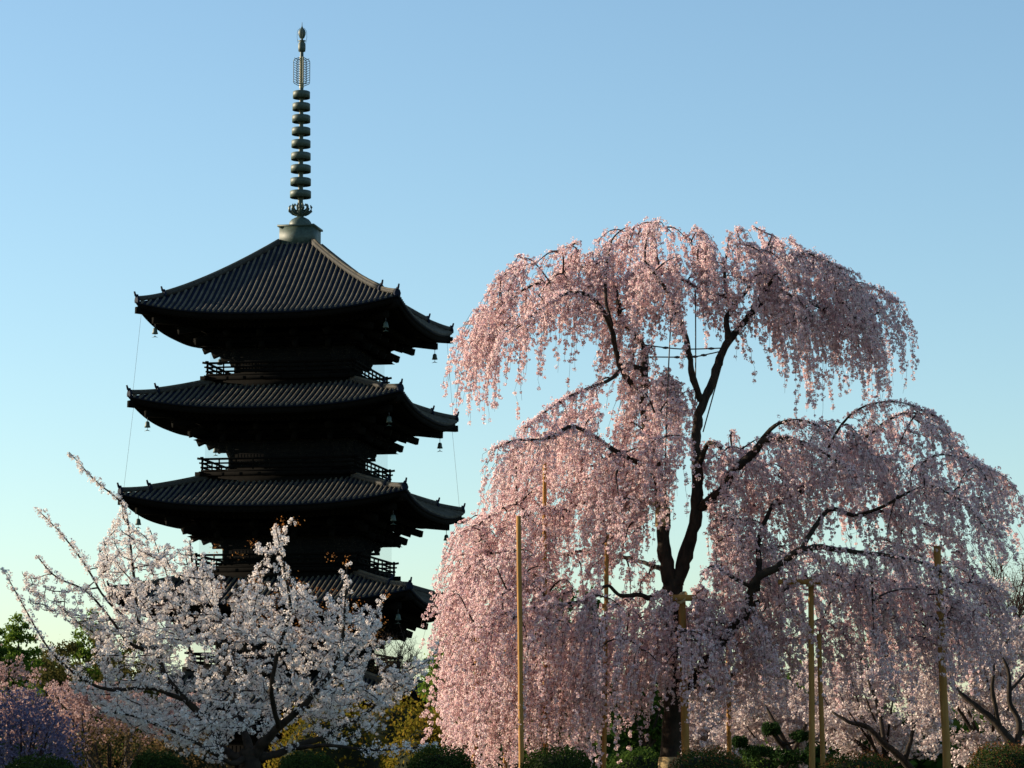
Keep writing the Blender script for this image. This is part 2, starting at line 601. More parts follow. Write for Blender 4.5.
        for k in range(4):
            hn = hb - .22
            zt_ = zw + 1.0
            nt.add(rot4(k, np.array([[-hn, -hn, zf + .1], [hn, -hn, zf + .1], [hn, -hn, zt_], [-hn, -hn, zt_]])), [[0, 1, 2, 3]])
        nt.build("bird_net", M['net'], balc)

pf = MB()
pf.box((0, 0, 0.40), (15.5, 15.5, 1.0))
for k in range(4):
    for st in range(4):
        pf.box(rot4(k, np.array([[0, -7.75 - .18 - .36 * st, .36 - .11 * st]]))[0], (2.6, .36, .9 - .22 * st) if k % 2 == 0 else (.36, 2.6, .9 - .22 * st))
pf.build("stone_platform", M['stone'], pag)

# ---- spire
zb = EYE + 38.5


def spz(py):                        # height of a pixel row on the pagoda's axis
    return at(299.5, py, PD)[2]


sh = MB()
sh.lathe([(.20, spz(229)), (.19, spz(190)), (.15, spz(90)), (.13, spz(50)), (.05, spz(28))], n=12)
spire = sh.build("spire", M['bronze'], pag, smooth=True)
bx = MB()
bx.box((0, 0, (spz(228.5) + spz(250)) / 2), (2.46, 2.46, spz(228.5) - spz(250)))
bx.box((0, 0, spz(228) - .02), (2.72, 2.72, .13))
bx.build("dew_basin", M['bronze'], spire)
dm = MB()
z0, z1 = spz(228), spz(217)
dm.lathe([(.82, z0), (.82, z0 + .22), (.78, z0 + .42), (.64, z0 + .60), (.40, z0 + .74), (.22, z1)], n=24)
dm.build("inverted_bowl", M['bronze'], spire, smooth=True)
fw = MB()
z0 = spz(216)
for q in range(8):
    a = q * math.pi / 4 + .2
    d = np.array([math.cos(a), math.sin(a), 0])
    fw.tube([d * .2 + [0, 0, z0 + .1], d * .52 + [0, 0, z0 + .16], d * .78 + [0, 0, z0 + .36], d * .80 + [0, 0, z0 + .62], d * .72 + [0, 0, z0 + .80]], [.10, .12, .11, .09, .03], 6)
    a += math.pi / 8
    d = np.array([math.cos(a), math.sin(a), 0])
    fw.tube([d * .2 + [0, 0, z0 + .3], d * .45 + [0, 0, z0 + .42], d * .55 + [0, 0, z0 + .70], d * .42 + [0, 0, z0 + .86], d * .32 + [0, 0, z0 + .74]], [.08, .09, .08, .06, .03], 6)
fw.lathe([(.24, z0 - .05), (.42, z0 + .08), (.34, z0 + .28), (.24, z0 + .5)], n=14)
fw.build("lotus_flower", M['bronze'], spire, smooth=True)
ring_px = [95, 107, 119, 131.5, 144, 156.5, 169, 182, 194.5]
for q, py in enumerate(ring_px):
    r_ = 0.615 + 0.135 * q / 8
    zc = spz(py)
    rb = MB()
    rb.lathe([(r_ - .06, zc - .25), (r_ * 1.02, zc - .25), (r_ * 1.02, zc + .22), (r_ * .96, zc + .25), (r_ - .08, zc + .25), (r_ - .08, zc - .25)], n=26)
    rb.lathe([(.15, zc - .26), (.28, zc - .22), (.28, zc + .24), (.15, zc + .26)], n=14)
    for sp_ in range(8):
        a = sp_ * math.pi / 4
        d = np.array([math.cos(a), math.sin(a), 0])
        rb.beam([d * .2 + [0, 0, zc + .06], d * (r_ - .04) + [0, 0, zc + .06]], .12, .26)
    rb.build("ring", M['bronze'], spire, smooth=False)
fl = MB()
zlo, zhi = spz(86.5), spz(57)
for q in range(4):
    a = q * math.pi / 2 + .45
    d = np.array([math.cos(a), math.sin(a), 0])
    N = 22
    tq = np.linspace(0, 1, N)
    rr = 0.60 * np.clip(np.sin(np.pi * np.clip(tq * .96 + .02, 0, 1)) * 2.6, 0, 1)
    fl.tube(d[None] * rr[:, None] + np.array([[0, 0, 1]]) * (zlo + tq * (zhi - zlo))[:, None], .028, 5)
    fl.tube(d[None] * (rr * .62)[:, None] + np.array([[0, 0, 1]]) * (zlo + .1 + tq * (zhi - zlo - .2))[:, None], .022, 5)
    for k in range(11):
        z = zlo + .22 + (zhi - zlo - .44) * k / 10
        p0, p1 = d * .10 + [0, 0, z], d * .56 + [0, 0, z + .13]
        fl.tube([p0, (p0 + p1) / 2 + [0, 0, -.05], p1], .022, 4)
        c = d * .30 + np.array([0, 0, z + .05])
        tt_ = np.linspace(0, 2 * math.pi, 8)
        fl.tube(c + d * (.07 * np.cos(tt_))[:, None] + np.array([0, 0, 1]) * (.07 * np.sin(tt_))[:, None], .018, 4)
fl.build("water_flame", M['bronze'], spire)
gl = MB()
gl.lathe([(.17, spz(88)), (.17, spz(57))], n=8)
gl.build("gilded_sleeve", M['gilt'], spire)
bl = MB()
zc = spz(46.5)
bl.lathe([(.13, zc - .42), (.26, zc - .36), (.28, zc - .1), (.27, zc + .2), (.16, zc + .36), (.30, zc + .42), (.12, zc + .46)], n=14)
bl.build("dragon_orb", M['bronze'], spire, smooth=True)
jw = MB()
zc = spz(33)
jw.lathe([(.10, zc - .42), (.18, zc - .36), (.27, zc - .1), (.28, zc + .05), (.22, zc + .22), (.10, zc + .36), (.03, zc + .5), (.012, spz(22))], n=14)
for q in range(4):
    a = q * math.pi / 2 + .3
    d = np.array([math.cos(a), math.sin(a), 0])
    jw.tube([d * .28 + [0, 0, spz(43)], d * .36 + [0, 0, spz(37)], d * .33 + [0, 0, spz(31)], d * .15 + [0, 0, spz(28)]], .014, 4)
jw.build("sacred_jewel", M['bronze'], spire, smooth=True)

# ---- wind bells (they hang, so each is a thing of its own)
cy, sy = math.cos(YAW), math.sin(YAW)


def pag_world(p):
    return np.array([PX + p[0] * cy - p[1] * sy, PD + p[0] * sy + p[1] * cy, p[2]])


bell_b = MB()
bell_b.lathe([(.02, .0), (.10, -.02), (.15, -.10), (.17, -.28), (.22, -.42), (.20, -.44), (.0, -.40)], n=12)
tongue = MB()
tongue.tube([(0, 0, -.3), (0, 0, -.62)], .016, 4)
tongue.add([(-.24, .01, -.70), (0, .01, -.58), (.24, .01, -.70), (.0, .01, -.66), (-.24, -.01, -.70), (0, -.01, -.58), (.24, -.01, -.70), (0, -.01, -.66)],
           [[0, 1, 2, 3], [7, 6, 5, 4], [0, 4, 5, 1], [1, 5, 6, 2], [2, 6, 7, 3], [3, 7, 4, 0]])
hook = MB()
hook.tube([(0, 0, .0), (0, 0, .35)], .022, 5)
first = None
where = {0: 'left', 1: 'nearest', 2: 'right', 3: 'rear left'}
sgn = {0: (-1, -1), 1: (1, -1), 2: (1, 1), 3: (-1, 1)}
names = {4: 'topmost roof', 3: 'second roof from the top', 2: 'third roof from the top', 1: 'fourth roof from the top'}
for i in (4, 3, 2, 1):
    for c in range(4):
        if (i == 1 and c != 1) or (i == 2 and c == 3):
            continue
        b = ROOFH[i] - 1.12
        z = float(eave_z(i, np.array([b]), np.array([b]))[0]) - 1.18 + .16 * 1.12 - .16 - .38
        loc = pag_world((sgn[c][0] * b, sgn[c][1] * b, z))
        lab = "bronze wind bell hanging under the %s corner of the %s" % (where[c], names[i])
        if first is None:
            first = thing("wind_bell", lab, "wind bell", loc, YAW, "wind bells under the pagoda eaves")
            kids = [bell_b.build("bell", M['bronze'], first, smooth=True), tongue.build("wind_plate", M['bronze'], first), hook.build("hook", M['iron'], first)]
        else:
            t = first.copy()
            COL.objects.link(t)
            t.location = loc
            t['label'] = lab
            for kd in kids:
                q = kd.copy()
                COL.objects.link(q)
                q.parent = t

# ---- lightning conductor cables hanging from the eave corners
for c, lab in ((0, "thin lightning cable running down past the left eave corners of the pagoda"),
               (2, "thin lightning cable running down past the right eave corners of the pagoda")):
    pts = []
    for i in (4, 3, 2, 1):
        b = ROOFH[i] - .25
        pts.append(pag_world((sgn[c][0] * b, sgn[c][1] * b, TIP[i] - .35)))
        pts.append(pag_world((sgn[c][0] * (b - .1), sgn[c][1] * (b - .1), TIP[i] - .75)))
    lc = MB()
    lc.tube(pts, .010, 4)
    tag(lc.build("lightning_cable", M['iron']), lab, "cable", "lightning cables on the pagoda")


# ------------------------------------------------------------------ tree tools
def poly_sample(poly, n, rng):
    """n random pixels inside a polygon"""
    poly = np.asarray(poly, float)
    lo, hi = poly.min(0), poly.max(0)
    out = []
    while len(out) < n:
        p = lo + rng.random((n * 3, 2)) * (hi - lo)
        inside = np.zeros(len(p), bool)
        j = len(poly) - 1
        for i in range(len(poly)):
            c = ((poly[i, 1] > p[:, 1]) != (poly[j, 1] > p[:, 1])) & (
                p[:, 0] < (poly[j, 0] - poly[i, 0]) * (p[:, 1] - poly[i, 1]) / (poly[j, 1] - poly[i, 1] + 1e-9) + poly[i, 0])
            inside ^= c
            j = i
        out += list(p[inside])
    return np.array(out[:n])


def spline(pts, per=6):
    """smooth curve through points (Catmull-Rom), any dimension"""
    P = np.asarray(pts, float)
    if len(P) < 3:
        t = np.linspace(0, 1, per + 1)[:, None]
        return P[0] * (1 - t) + P[-1] * t
    Q = np.vstack([2 * P[0] - P[1], P, 2 * P[-1] - P[-2]])
    out = []
    for i in range(1, len(Q) - 2):
        t = np.linspace(0, 1, per, endpoint=False)[:, None]
        a, b, c, d = Q[i - 1], Q[i], Q[i + 1], Q[i + 2]
        out.append(.5 * ((2 * b) + (-a + c) * t + (2 * a - 5 * b + 4 * c - d) * t ** 2 + (-a + 3 * b - 3 * c + d) * t ** 3))
    out.append(P[-1][None])
    return np.vstack(out)


def limb_curve(px, D, rng, wob=0.03, per=6):
    """px: list of (x, y, depth offset, radius in pixels)"""
    pts = []
    for q in px:
        p = at(q[0], q[1], D + q[2])
        pts.append([*p, q[3] * D / FPX])
    pts = np.array(pts)
    pts[1:-1, :3] += rng.normal(size=(len(pts) - 2, 3)) * wob * np.minimum(1, pts[1:-1, 3:4] * 14)
    c = spline(pts, per)
    c[1:-1, :3] += rng.normal(size=(len(c) - 2, 3)) * c[1:-1, 3:4] * .10
    c[1:-1, 3] *= 1 + rng.normal(size=len(c) - 2) * .05
    return c[:, :3], np.maximum(c[:, 3], .004)


def pom(C, reps, rad, rng):
    """small round bunches of petals: positions and outward normals"""
    C = np.repeat(C, reps, 0)
    rad = np.repeat(np.broadcast_to(rad, len(reps) if np.ndim(reps) else len(C) // reps), reps) if np.ndim(rad) else rad
    d = rng.normal(size=C.shape)
    d /= np.linalg.norm(d, axis=1)[:, None]
    rr = rng.uniform(.6, 1.0, len(C)) * rad
    return np.hstack([C + d * rr[:, None], d])


def bezier(a, b, c, d, n):
    t = np.linspace(0, 1, n)[:, None]
    return a * (1 - t) ** 3 + 3 * b * t * (1 - t) ** 2 + 3 * c * t ** 2 * (1 - t) + d * t ** 3


# ------------------------------------------------------------------ weeping cherry
rng = np.random.default_rng(11)
WD = 70.0
wc = thing("weeping_cherry", "tall weeping cherry with hanging pale pink blossom strands on wooden props", "tree", at(672, 785, WD))
WLOC = np.array(wc.location)


def wbuild(mb, name, mats, parent, smooth=False):
    o = mb.build(name, mats, parent, smooth)
    return o


LIMBS = [
    # right main stem and its upper fork
    [(676, 585, 0, 14), (684, 560, -.1, 13), (693, 522, -.2, 11), (697, 480, -.3, 8.5), (697, 440, -.4, 7.5), (701, 405, -.4, 7), (712, 380, -.3, 6.5), (727, 347, 0, 6), (739, 326, .1, 5.2), (752, 306, .2, 4.6), (772, 294, .3, 4), (805, 300, .2, 3), (830, 312, .1, 2)],
    [(701, 400, -.4, 5.5), (695, 378, -.6, 5), (687, 356, -.8, 4.5), (682, 326, -1, 4), (672, 301, -1.3, 3.5), (661, 281, -1.6, 2.6), (645, 262, -1.8, 1.8)],
    [(728, 340, 0, 5), (727, 322, .3, 4.4), (733, 303, .5, 3.6), (726, 296, .8, 3.2), (709, 294, 1.0, 2.8), (685, 282, 1.3, 2), (660, 268, 1.6, 1.4)],
    [(733, 306, .5, 3.2), (745, 292, .8, 3), (757, 270, 1.2, 2.4), (768, 247, 1.6, 1.7), (772, 235, 1.8, 1)],
    [(729, 298, .6, 3), (724, 285, .5, 2.6), (724, 265, .4, 2), (727, 246, .2, 1.4), (730, 232, 0, .7)],
    [(752, 308, .2, 3.2), (770, 280, -.5, 2.6), (790, 258, -1.0, 2), (812, 255, -1.2, 1.4), (840, 268, -1.4, .9)],
    [(772, 294, .3, 3), (800, 285, 1.2, 2.4), (840, 292, 1.6, 1.8), (870, 287, 1.8, 1.3), (895, 300, 2, .8)],
    # right lower limb
    [(697, 510, -.2, 8), (708, 504, -.4, 7.5), (723, 488, -.8, 7), (735, 470, -1.2, 6.5), (753, 452, -1.6, 5.6), (768, 443, -2.0, 4.6), (790, 440, -2.4, 3.6), (820, 452, -2.7, 2.6), (850, 470, -2.9, 1.6)],
    [(753, 452, -1.6, 4), (775, 425, -2.2, 3), (800, 421, -2.6, 2.2), (830, 432, -2.8, 1.4)],
    [(697, 470, -.3, 4.5), (702, 448, -.8, 3.6), (710, 441, -1.1, 2.8), (720, 447, -1.4, 2), (729, 465, -1.6, 1.1)],
    # left stem
    [(672, 585, 0, 14), (664, 566, -.1, 12.5), (663, 530, -.1, 11.5), (660, 500, 0, 9.5), (657, 465, .1, 7.5), (651, 439, .2, 6.5), (647, 412, .2, 6), (645, 380, .2, 5.5), (637, 345, .4, 4.6), (626, 325, .6, 4.2), (618, 300, .9, 4), (609, 279, 1.2, 3.4), (598, 277, 1.4, 3), (584, 268, 1.8, 2.6), (570, 266, 2.2, 2), (545, 285, 2.6, 1.2)],
    [(646, 395, .2, 4.8), (634, 384, 0, 4.6), (621, 369, -.3, 4.4), (616, 347, -.6, 4), (612, 326, -.8, 3.8), (602, 308, -1.1, 3.6), (586, 295, -1.5, 3), (570, 293, -1.8, 2.2), (548, 304, -2.2, 1.5), (515, 330, -2.8, .9)],
    [(648, 385, .2, 4.5), (645, 371, 0, 4), (637, 367, -.2, 3.6), (626, 370, -.6, 3.2), (610, 379, -1.2, 2.8), (580, 391, -2, 2.2), (558, 403, -2.6, 1.8), (540, 415, -3, 1.2), (525, 428, -3.4, .7)],
    [(612, 326, -.8, 2.8), (606, 300, -.6, 2.4), (606, 270, -.2, 1.8), (612, 240, .2, 1.1)],
    # left mid limbs
    [(657, 470, .1, 5), (640, 462, -.8, 4), (615, 448, -1.8, 3.4), (590, 434, -2.6, 3), (568, 428, -3.1, 2.8), (552, 436, -3.4, 2.4), (537, 439, -3.6, 2), (513, 441, -3.9, 1.5), (492, 450, -4.1, .9)],
    [(660, 505, 0, 5), (640, 500, 1.0, 4), (610, 496, 1.6, 3.2), (575, 505, 1.4, 2.8), (553, 527, .9, 2.8), (540, 527, .6, 2.4), (529, 517, .3, 2.2), (516, 505, 0, 1.7), (495, 512, -.4, 1.2), (470, 530, -.8, .8)],
    [(668, 590, 0, 7), (652, 598, -.6, 5), (638, 595, -1.0, 4), (620, 597, -1.5, 3.4), (606, 588, -2.0, 2.8), (585, 598, -2.4, 2.4), (550, 606, -2.8, 2), (510, 612, -3.2, 1.5), (475, 625, -3.4, 1)],
    [(664, 570, 0, 5), (648, 566, 1.4, 4), (620, 556, 2.4, 3.2), (580, 552, 3.0, 2.6), (540, 560, 3.2, 2), (500, 570, 3.2, 1.4), (465, 590, 3, .9)],
    # right low limb system
    [(676, 700, 0, 10), (690, 684, -.4, 8.5), (703, 668, -.7, 8), (714, 652, -1.0, 7.4), (730, 628, -1.4, 7), (746, 609, -1.7, 6.4), (760, 580, -2.0, 5.8), (776, 567, -2.3, 5.2), (800, 551, -2.6, 4.6), (820, 546, -2.8, 4), (836, 547, -3.0, 3.6), (868, 555, -3.4, 3), (900, 557, -3.7, 2.4), (930, 565, -3.8, 1.8), (965, 588, -3.8, 1.1)],
    [(757, 590, -1.9, 4.6), (761, 565, -1.6, 4.2), (760, 545, -1.2, 3.8), (766, 520, -.8, 3.2), (776, 500, -.3, 2.6), (800, 488, .4, 2), (825, 478, .8, 1.6), (845, 462, 1.2, 1)],
    [(800, 551, -2.6, 3.6), (815, 530, -1.8, 3.4), (832, 512, -1.2, 3.2), (855, 516, -.6, 2.8), (882, 512, 0, 2.4), (920, 521, .6, 1.8), (960, 540, 1.2, 1)],
    [(746, 609, -1.7, 4.5), (790, 590, .5, 4), (830, 575, 2.0, 3.4), (880, 580, 3.0, 2.6), (930, 590, 3.6, 1.8), (975, 610, 3.8, 1)],
    [(776, 505, -.3, 3.4), (800, 490, .6, 3.6), (824, 478, 1.0, 3.4), (840, 455, 1.2, 3), (855, 445, 1.4, 2.6), (882, 425, 1.6, 2.2), (905, 412, 1.7, 1.8), (935, 418, 1.8, 1.3), (955, 440, 1.8, .9)],
    [(824, 478, 1.0, 2.8), (826, 458, .4, 2.4), (838, 432, 0, 2), (855, 412, -.3, 1.6), (880, 403, -.6, 1.3), (905, 404, -.8, 1), (940, 418, -1, .7)],
    [(855, 516, -.6, 2.4), (880, 505, -1.4, 2.2), (904, 495, -2, 2), (928, 486, -2.4, 1.8), (948, 492, -2.6, 1.4), (970, 508, -2.8, 1), (990, 535, -3, .6)],
    [(905, 412, 1.7, 1.6), (945, 440, 2.0, 1.4), (975, 462, 2.1, 1.2), (1000, 474, 2.2, .8), (1013, 488, 2.2, .5)],
    [(757, 590, -1.9, 3.2), (730, 575, -2.6, 2.6), (712, 565, -3, 2), (700, 575, -3.2, 1.2)],
    [(678, 690, 0, 6), (655, 660, .8, 4.6), (630, 640, 1.6, 3.6), (595, 628, 2.2, 2.8), (555, 632, 2.6, 2), (520, 645, 2.8, 1.2)],
    [(682, 680, 0, 5), (710, 690, 1.4, 4), (740, 668, 2.4, 3.2), (780, 640, 3.2, 2.4), (820, 640, 3.6, 1.6)],
]
tk = MB()
tp, trd = limb_curve([(672, 795, 0, 15), (671.5, 770, 0, 11.5), (671.5, 740, 0, 10), (672.5, 700, 0, 9.6), (673, 665, 0, 9), (673, 635, .1, 8.6), (672.5, 610, .1, 9.2), (673, 590, 0, 10.5), (674, 578, 0, 8.5)], WD, rng, .05)
tk.tube(tp, trd, 14)
trunk = tk.build("trunk", M['bark'], None, smooth=True)
trunk.parent = wc
trunk.matrix_parent_inverse.identity()
trunk.location = -Vector(wc.location)
nodes, dirs = [], []
lmb = []
for L in LIMBS:
    p, r = limb_curve([(a, b, c, d * ((.72 if a > 700 else .58) if b > 500 else .68)) for a, b, c, d in L], WD, rng, .05)
    m_ = MB()
    m_.tube(p, r, 8)
    o = m_.build("limb", M['bark'], wc, smooth=True)
    o.location = -Vector(wc.location)
    lmb.append((p, r))
    k0 = int(len(p) * .3)
    nodes.append(p[k0:])
# straw wraps
for (x0, y0, y1, r_) in ((662.8, 508, 527, 7.6), (671, 757, 792, 12.5)):
    m_ = MB()
    pA, pB = at(x0, y1, WD - .02), at(x0, y0, WD - .02)
    tq = np.linspace(0, 1, 5)[:, None]
    m_.tube(pA * (1 - tq) + pB * tq, np.array([1, 1.05, 1.0, 1.04, .98]) * r_ * WD / FPX, 16)
    m_.build("straw_wrap", M['straw'], wc, smooth=True).location = -Vector(wc.location)

N0 = np.vstack(nodes)
# regions in which branch ends lie: polygon, number, depth range, strand length (m), lower limit as (x, y) line
Z = [
    ([(465, 350), (480, 300), (505, 260), (545, 256), (580, 238), (610, 228), (648, 221), (690, 228), (692, 285), (645, 285), (610, 285), (560, 300), (515, 325), (485, 360)], 100, (-1.9, 3.4), (.9, 3.0),
     [(450, 398), (475, 396), (500, 408), (515, 398), (530, 442), (545, 430), (565, 388), (590, 380), (620, 330), (640, 315), (660, 330), (690, 330)]),
    ([(600, 280), (700, 250), (735, 300), (715, 310), (690, 300), (660, 320), (640, 350), (620, 340)], 22, (-1.2, 2.4), (.3, .9), [(600, 360), (640, 345), (660, 360), (690, 335), (735, 345)]),
    ([(690, 230), (712, 230), (728, 216), (770, 224), (795, 244), (830, 260), (856, 280), (893, 295), (903, 315), (880, 335), (830, 320), (790, 320), (755, 300), (700, 285)], 88, (-1.9, 3.4), (1.0, 3.1),
     [(690, 320), (735, 330), (745, 378), (770, 392), (800, 412), (850, 408), (890, 412), (912, 350)]),
    ([(500, 462), (515, 444), (545, 425), (580, 400), (620, 382), (648, 378), (690, 400), (700, 440), (670, 470), (640, 530), (560, 530), (520, 500), (485, 480)], 150, (-3.4, 4.2), (.8, 2.3),
     [(470, 520), (500, 530), (520, 560), (560, 590), (590, 558), (635, 560), (650, 565), (665, 560), (680, 520), (705, 470)]),
    ([(455, 548), (470, 515), (510, 505), (548, 525), (562, 588), (655, 600), (600, 604), (540, 604), (480, 610), (455, 630), (448, 600)], 108, (-4.0, 4.0), (.9, 2.4),
     [(440, 700), (480, 750), (600, 750), (660, 710)]),
    ([(450, 640), (480, 620), (560, 605), (640, 605), (700, 615), (715, 640), (680, 670), (600, 685), (500, 705), (448, 690)], 190, (-4.2, 4.0), (1.3, 3.0),
     [(435, 725), (450, 748), (480, 782), (590, 782), (620, 745), (645, 722), (660, 690), (688, 690), (705, 735), (740, 750)]),
    ([(690, 610), (705, 520), (740, 500), (770, 540), (770, 600), (760, 660), (710, 690)], 75, (-3.4, 2.6), (.8, 2.0), [(680, 690), (695, 700), (720, 745), (780, 750)]),
    ([(598, 300), (620, 320), (650, 345), (692, 388), (692, 420), (645, 392), (612, 355)], 34, (-1.4, 2.2), (.4, 1.4), [(590, 420), (640, 440), (700, 480)]),
    ([(580, 535), (650, 535), (662, 585), (640, 575), (590, 572)], 14, (-2.0, 3.0), (.3, 1.1), [(570, 640), (660, 640)]),
    ([(636, 592), (715, 588), (712, 622), (640, 628)], 30, (-3.0, -.4), (.4, 1.2), [(630, 690), (664, 668), (690, 672), (720, 690)]),
    ([(765, 330), (800, 345), (870, 345), (890, 335), (880, 320), (800, 318)], 14, (-1.5, 2.5), (.8, 1.9), [(760, 400), (800, 425), (890, 415)]),
    ([(700, 447), (725, 440), (755, 440), (760, 460), (745, 520), (705, 545)], 40, (-2.0, 2.6), (.6, 1.7), [(690, 560), (720, 590), (770, 600)]),
    ([(745, 458), (768, 430), (800, 424), (850, 420), (893, 408), (935, 417), (962, 458), (998, 474), (1010, 492), (990, 520), (950, 515), (900, 500), (850, 500), (800, 500), (765, 515), (742, 500)], 108, (-2.4, 4.2), (.8, 2.2),
     [(735, 560), (760, 610), (800, 620), (900, 620), (980, 600), (1000, 560), (1016, 500)]),
    ([(745, 545), (800, 545), (870, 545), (940, 545), (985, 560), (1000, 590), (990, 620), (930, 650), (860, 650), (790, 660), (745, 660)], 140, (-2.8, 4.4), (.9, 2.3),
     [(740, 752), (790, 755), (850, 745), (900, 728), (980, 700), (1005, 650)]),
]
tw = MB()
bl_c, bl_s = [], []
fringe_c = []
axis = np.array([0.0, WD])
axis[0] = at(675, 600, WD)[0]
allN = N0.copy()
strand_tw = MB()
n_str = 0


def strand(S, out, lens, lx, ly):
    """one hanging twig with its blossom bunches"""
    global n_str
    h_ = out * rng.uniform(.15, .85) + np.array([*rng.normal(size=2) * .12, 0])
    ln = rng.uniform(*lens) * (.45 + .55 * rng.random())
    sx, sy_ = pix(S)[0]
    room = (np.interp(sx, lx, ly) + rng.normal() * 19 - sy_) * WD / FPX
    if rng.random() < .05:
        room += rng.uniform(.2, .9)
        ln *= 1.5
    ln = min(ln, room)
    if ln < .15:
        ln = .15 + .2 * rng.random()
    m = max(4, int(ln / .22) + 2)
    s = np.linspace(0, ln, m)
    P = S + h_ * (1 - np.exp(-s / .45))[:, None] + np.stack([np.zeros(m), np.zeros(m), -s + .10 * np.sin(np.clip(s / .35, 0, 1) * math.pi)], 1)
    P[1:] += np.cumsum(rng.normal(size=(m - 1, 3)) * [.030, .030, 0], axis=0)
    strand_tw.tube(P, np.linspace(.006, .003, m), 3, cap=False)
    n_str += 1
    nk = int(ln / .085) + 1
    q = np.sort(rng.random(nk)) * ln
    C = np.stack([np.interp(q, s, P[:, j]) for j in range(3)], 1)
    C += rng.normal(size=C.shape) * (.05 * (1 - .4 * q / max(ln, .1)))[:, None] * .7
    bl_c.append(pom(C, rng.integers(9, 16, nk), rng.uniform(.032, .060, nk), rng))


LOWALL = np.array([(440, 690), (480, 745), (600, 750), (660, 700), (690, 480), (720, 560), (760, 640), (860, 640), (960, 690), (1016, 560)], float).T
for (p, r), L in zip(lmb, LIMBS):
    seg = np.concatenate([[0], np.cumsum(np.linalg.norm(np.diff(p, axis=0), axis=1))])
    upper = L[-1][1] < 345
    for q in np.arange(seg[-1] * .45, seg[-1], .07):
        if np.interp(q, seg, r) > .085:
            continue
        S = np.array([np.interp(q, seg, p[:, j]) for j in range(3)])
        out = S[:2] - axis
        out = np.array([*(out / (np.linalg.norm(out) + .3)), 0])
        strand(S, out, (.3, 1.3) if upper else (.4, 1.6), LOWALL[0], LOWALL[1] * 0 + 400 if upper else LOWALL[1])
        C = S + rng.normal(size=(2, 3)) * .06
        bl_c.append(pom(C, 9, .048, rng))
for poly, cnt, drange, lens, low in Z:
    E_px = poly_sample(poly, cnt, rng)
    lx, ly = np.array(low, float).T
    for e in E_px:
        dep = WD + rng.uniform(*drange) * (0.55 + 0.45 * rng.random())
        E = at(e[0], e[1], dep)
        # nearest branch, preferring ones not far below the end
        d = np.linalg.norm((allN - E) * np.array([1, .8, 1]), axis=1) + np.clip(E[2] - allN[:, 2], 0, None) * .3
        A = allN[np.argmin(d)]
        Ld = np.linalg.norm(E - A)
        if Ld > 3.2:
            E = A + (E - A) * (3.2 / Ld)
            Ld = 3.2
        out = E[:2] - axis
        out = np.array([*(out / (np.linalg.norm(out) + .3)), 0])
        up = np.array([0, 0, 1.0])
        c = bezier(A, A + (E - A) * .3 + up * .28 * Ld + rng.normal(size=3) * .1 * Ld, E + up * .22 * Ld - (E - A) * .15 - out * .1, E, 8)
        r0 = .016 + .010 * Ld
        tw.tube(c, np.linspace(r0, .007, 8), 5, cap=False)
        allN = np.vstack([allN, c[3:]])
        for _ in range(rng.integers(4, 7)):
            t = rng.uniform(.15, .6) if rng.random() < .3 else rng.uniform(.7, 1.0)
            k = t * 7
            i0 = int(min(6, k))
            strand(c[i0] + (c[i0 + 1] - c[i0]) * (k - i0), out, lens, lx, ly)
        # blossom on the arch itself
        nk = int(Ld / .07)
        q = rng.random(nk) * .8 + .2
        C = np.stack([np.interp(q, np.linspace(0, 1, 8), c[:, j]) for j in range(3)], 1) + rng.normal(size=(nk, 3)) * .05
        bl_c.append(pom(C, 9, .05, rng))
B = np.vstack(bl_c)
pb = MB()
pb.quads(B[:, :3], rng.uniform(.033, .058, len(B)), rng, .9, nrm0=B[:, 3:])
pb.build("crown", M['pink'], wc).location = -Vector(wc.location)
tw.build("branchlets", M['twig'], wc).location = -Vector(wc.location)
strand_tw.build("hanging_twigs", M['twig'], wc).location = -Vector(wc.location)
print("weeping strands", n_str, "petals", len(B))

# ------------------------------------------------------------------ timber props
POSTS = [
    # top x, top y, foot x, depth offset, width px, crossbar (x0, x1, dy) or None, label
    (518.5, 516, 521.5, -4.4, 6.2, None, "tall pale log prop left in front of the weeping cherry, bare from foot to top"),
    (477.5, 634, 474, -1.2, 6.0, (471, 485, -3), "short log prop with a small crossbar under the leftmost low limb of the weeping cherry"),
    (506.5, 640, 505, 0.2, 4.6, None, "slim log prop just left of the tall pale prop under the weeping cherry"),
    (544.5, 432, 545.5, -1.2, 5.0, (537, 556, 4), "tall thin brown pole holding the high left limb of the weeping cherry"),
    (607, 534, 604, -0.8, 5.4, (602, 617, 72), "log prop standing midway between the left pole and the cherry trunk"),
    (682, 600, 686, -1.4, 9.2, (663, 696, -2), "thick pale log prop with a crossbar right against the weeping cherry trunk"),
    (728, 640, 729.5, 2.4, 5.6, None, "slim log prop behind the clipped shrub right of the weeping cherry trunk"),
    (811, 583, 812, -2.0, 7.0, (778, 833, -1), "log prop with the widest crossbar under the right limb of the weeping cherry"),
    (819, 634, 823, -1.0, 5.8, None, "leaning orange log prop close beside the wide crossbar prop"),
    (937, 546, 947, -.8, 9.0, None, "thickest log prop, under the far right limb of the weeping cherry"),
]
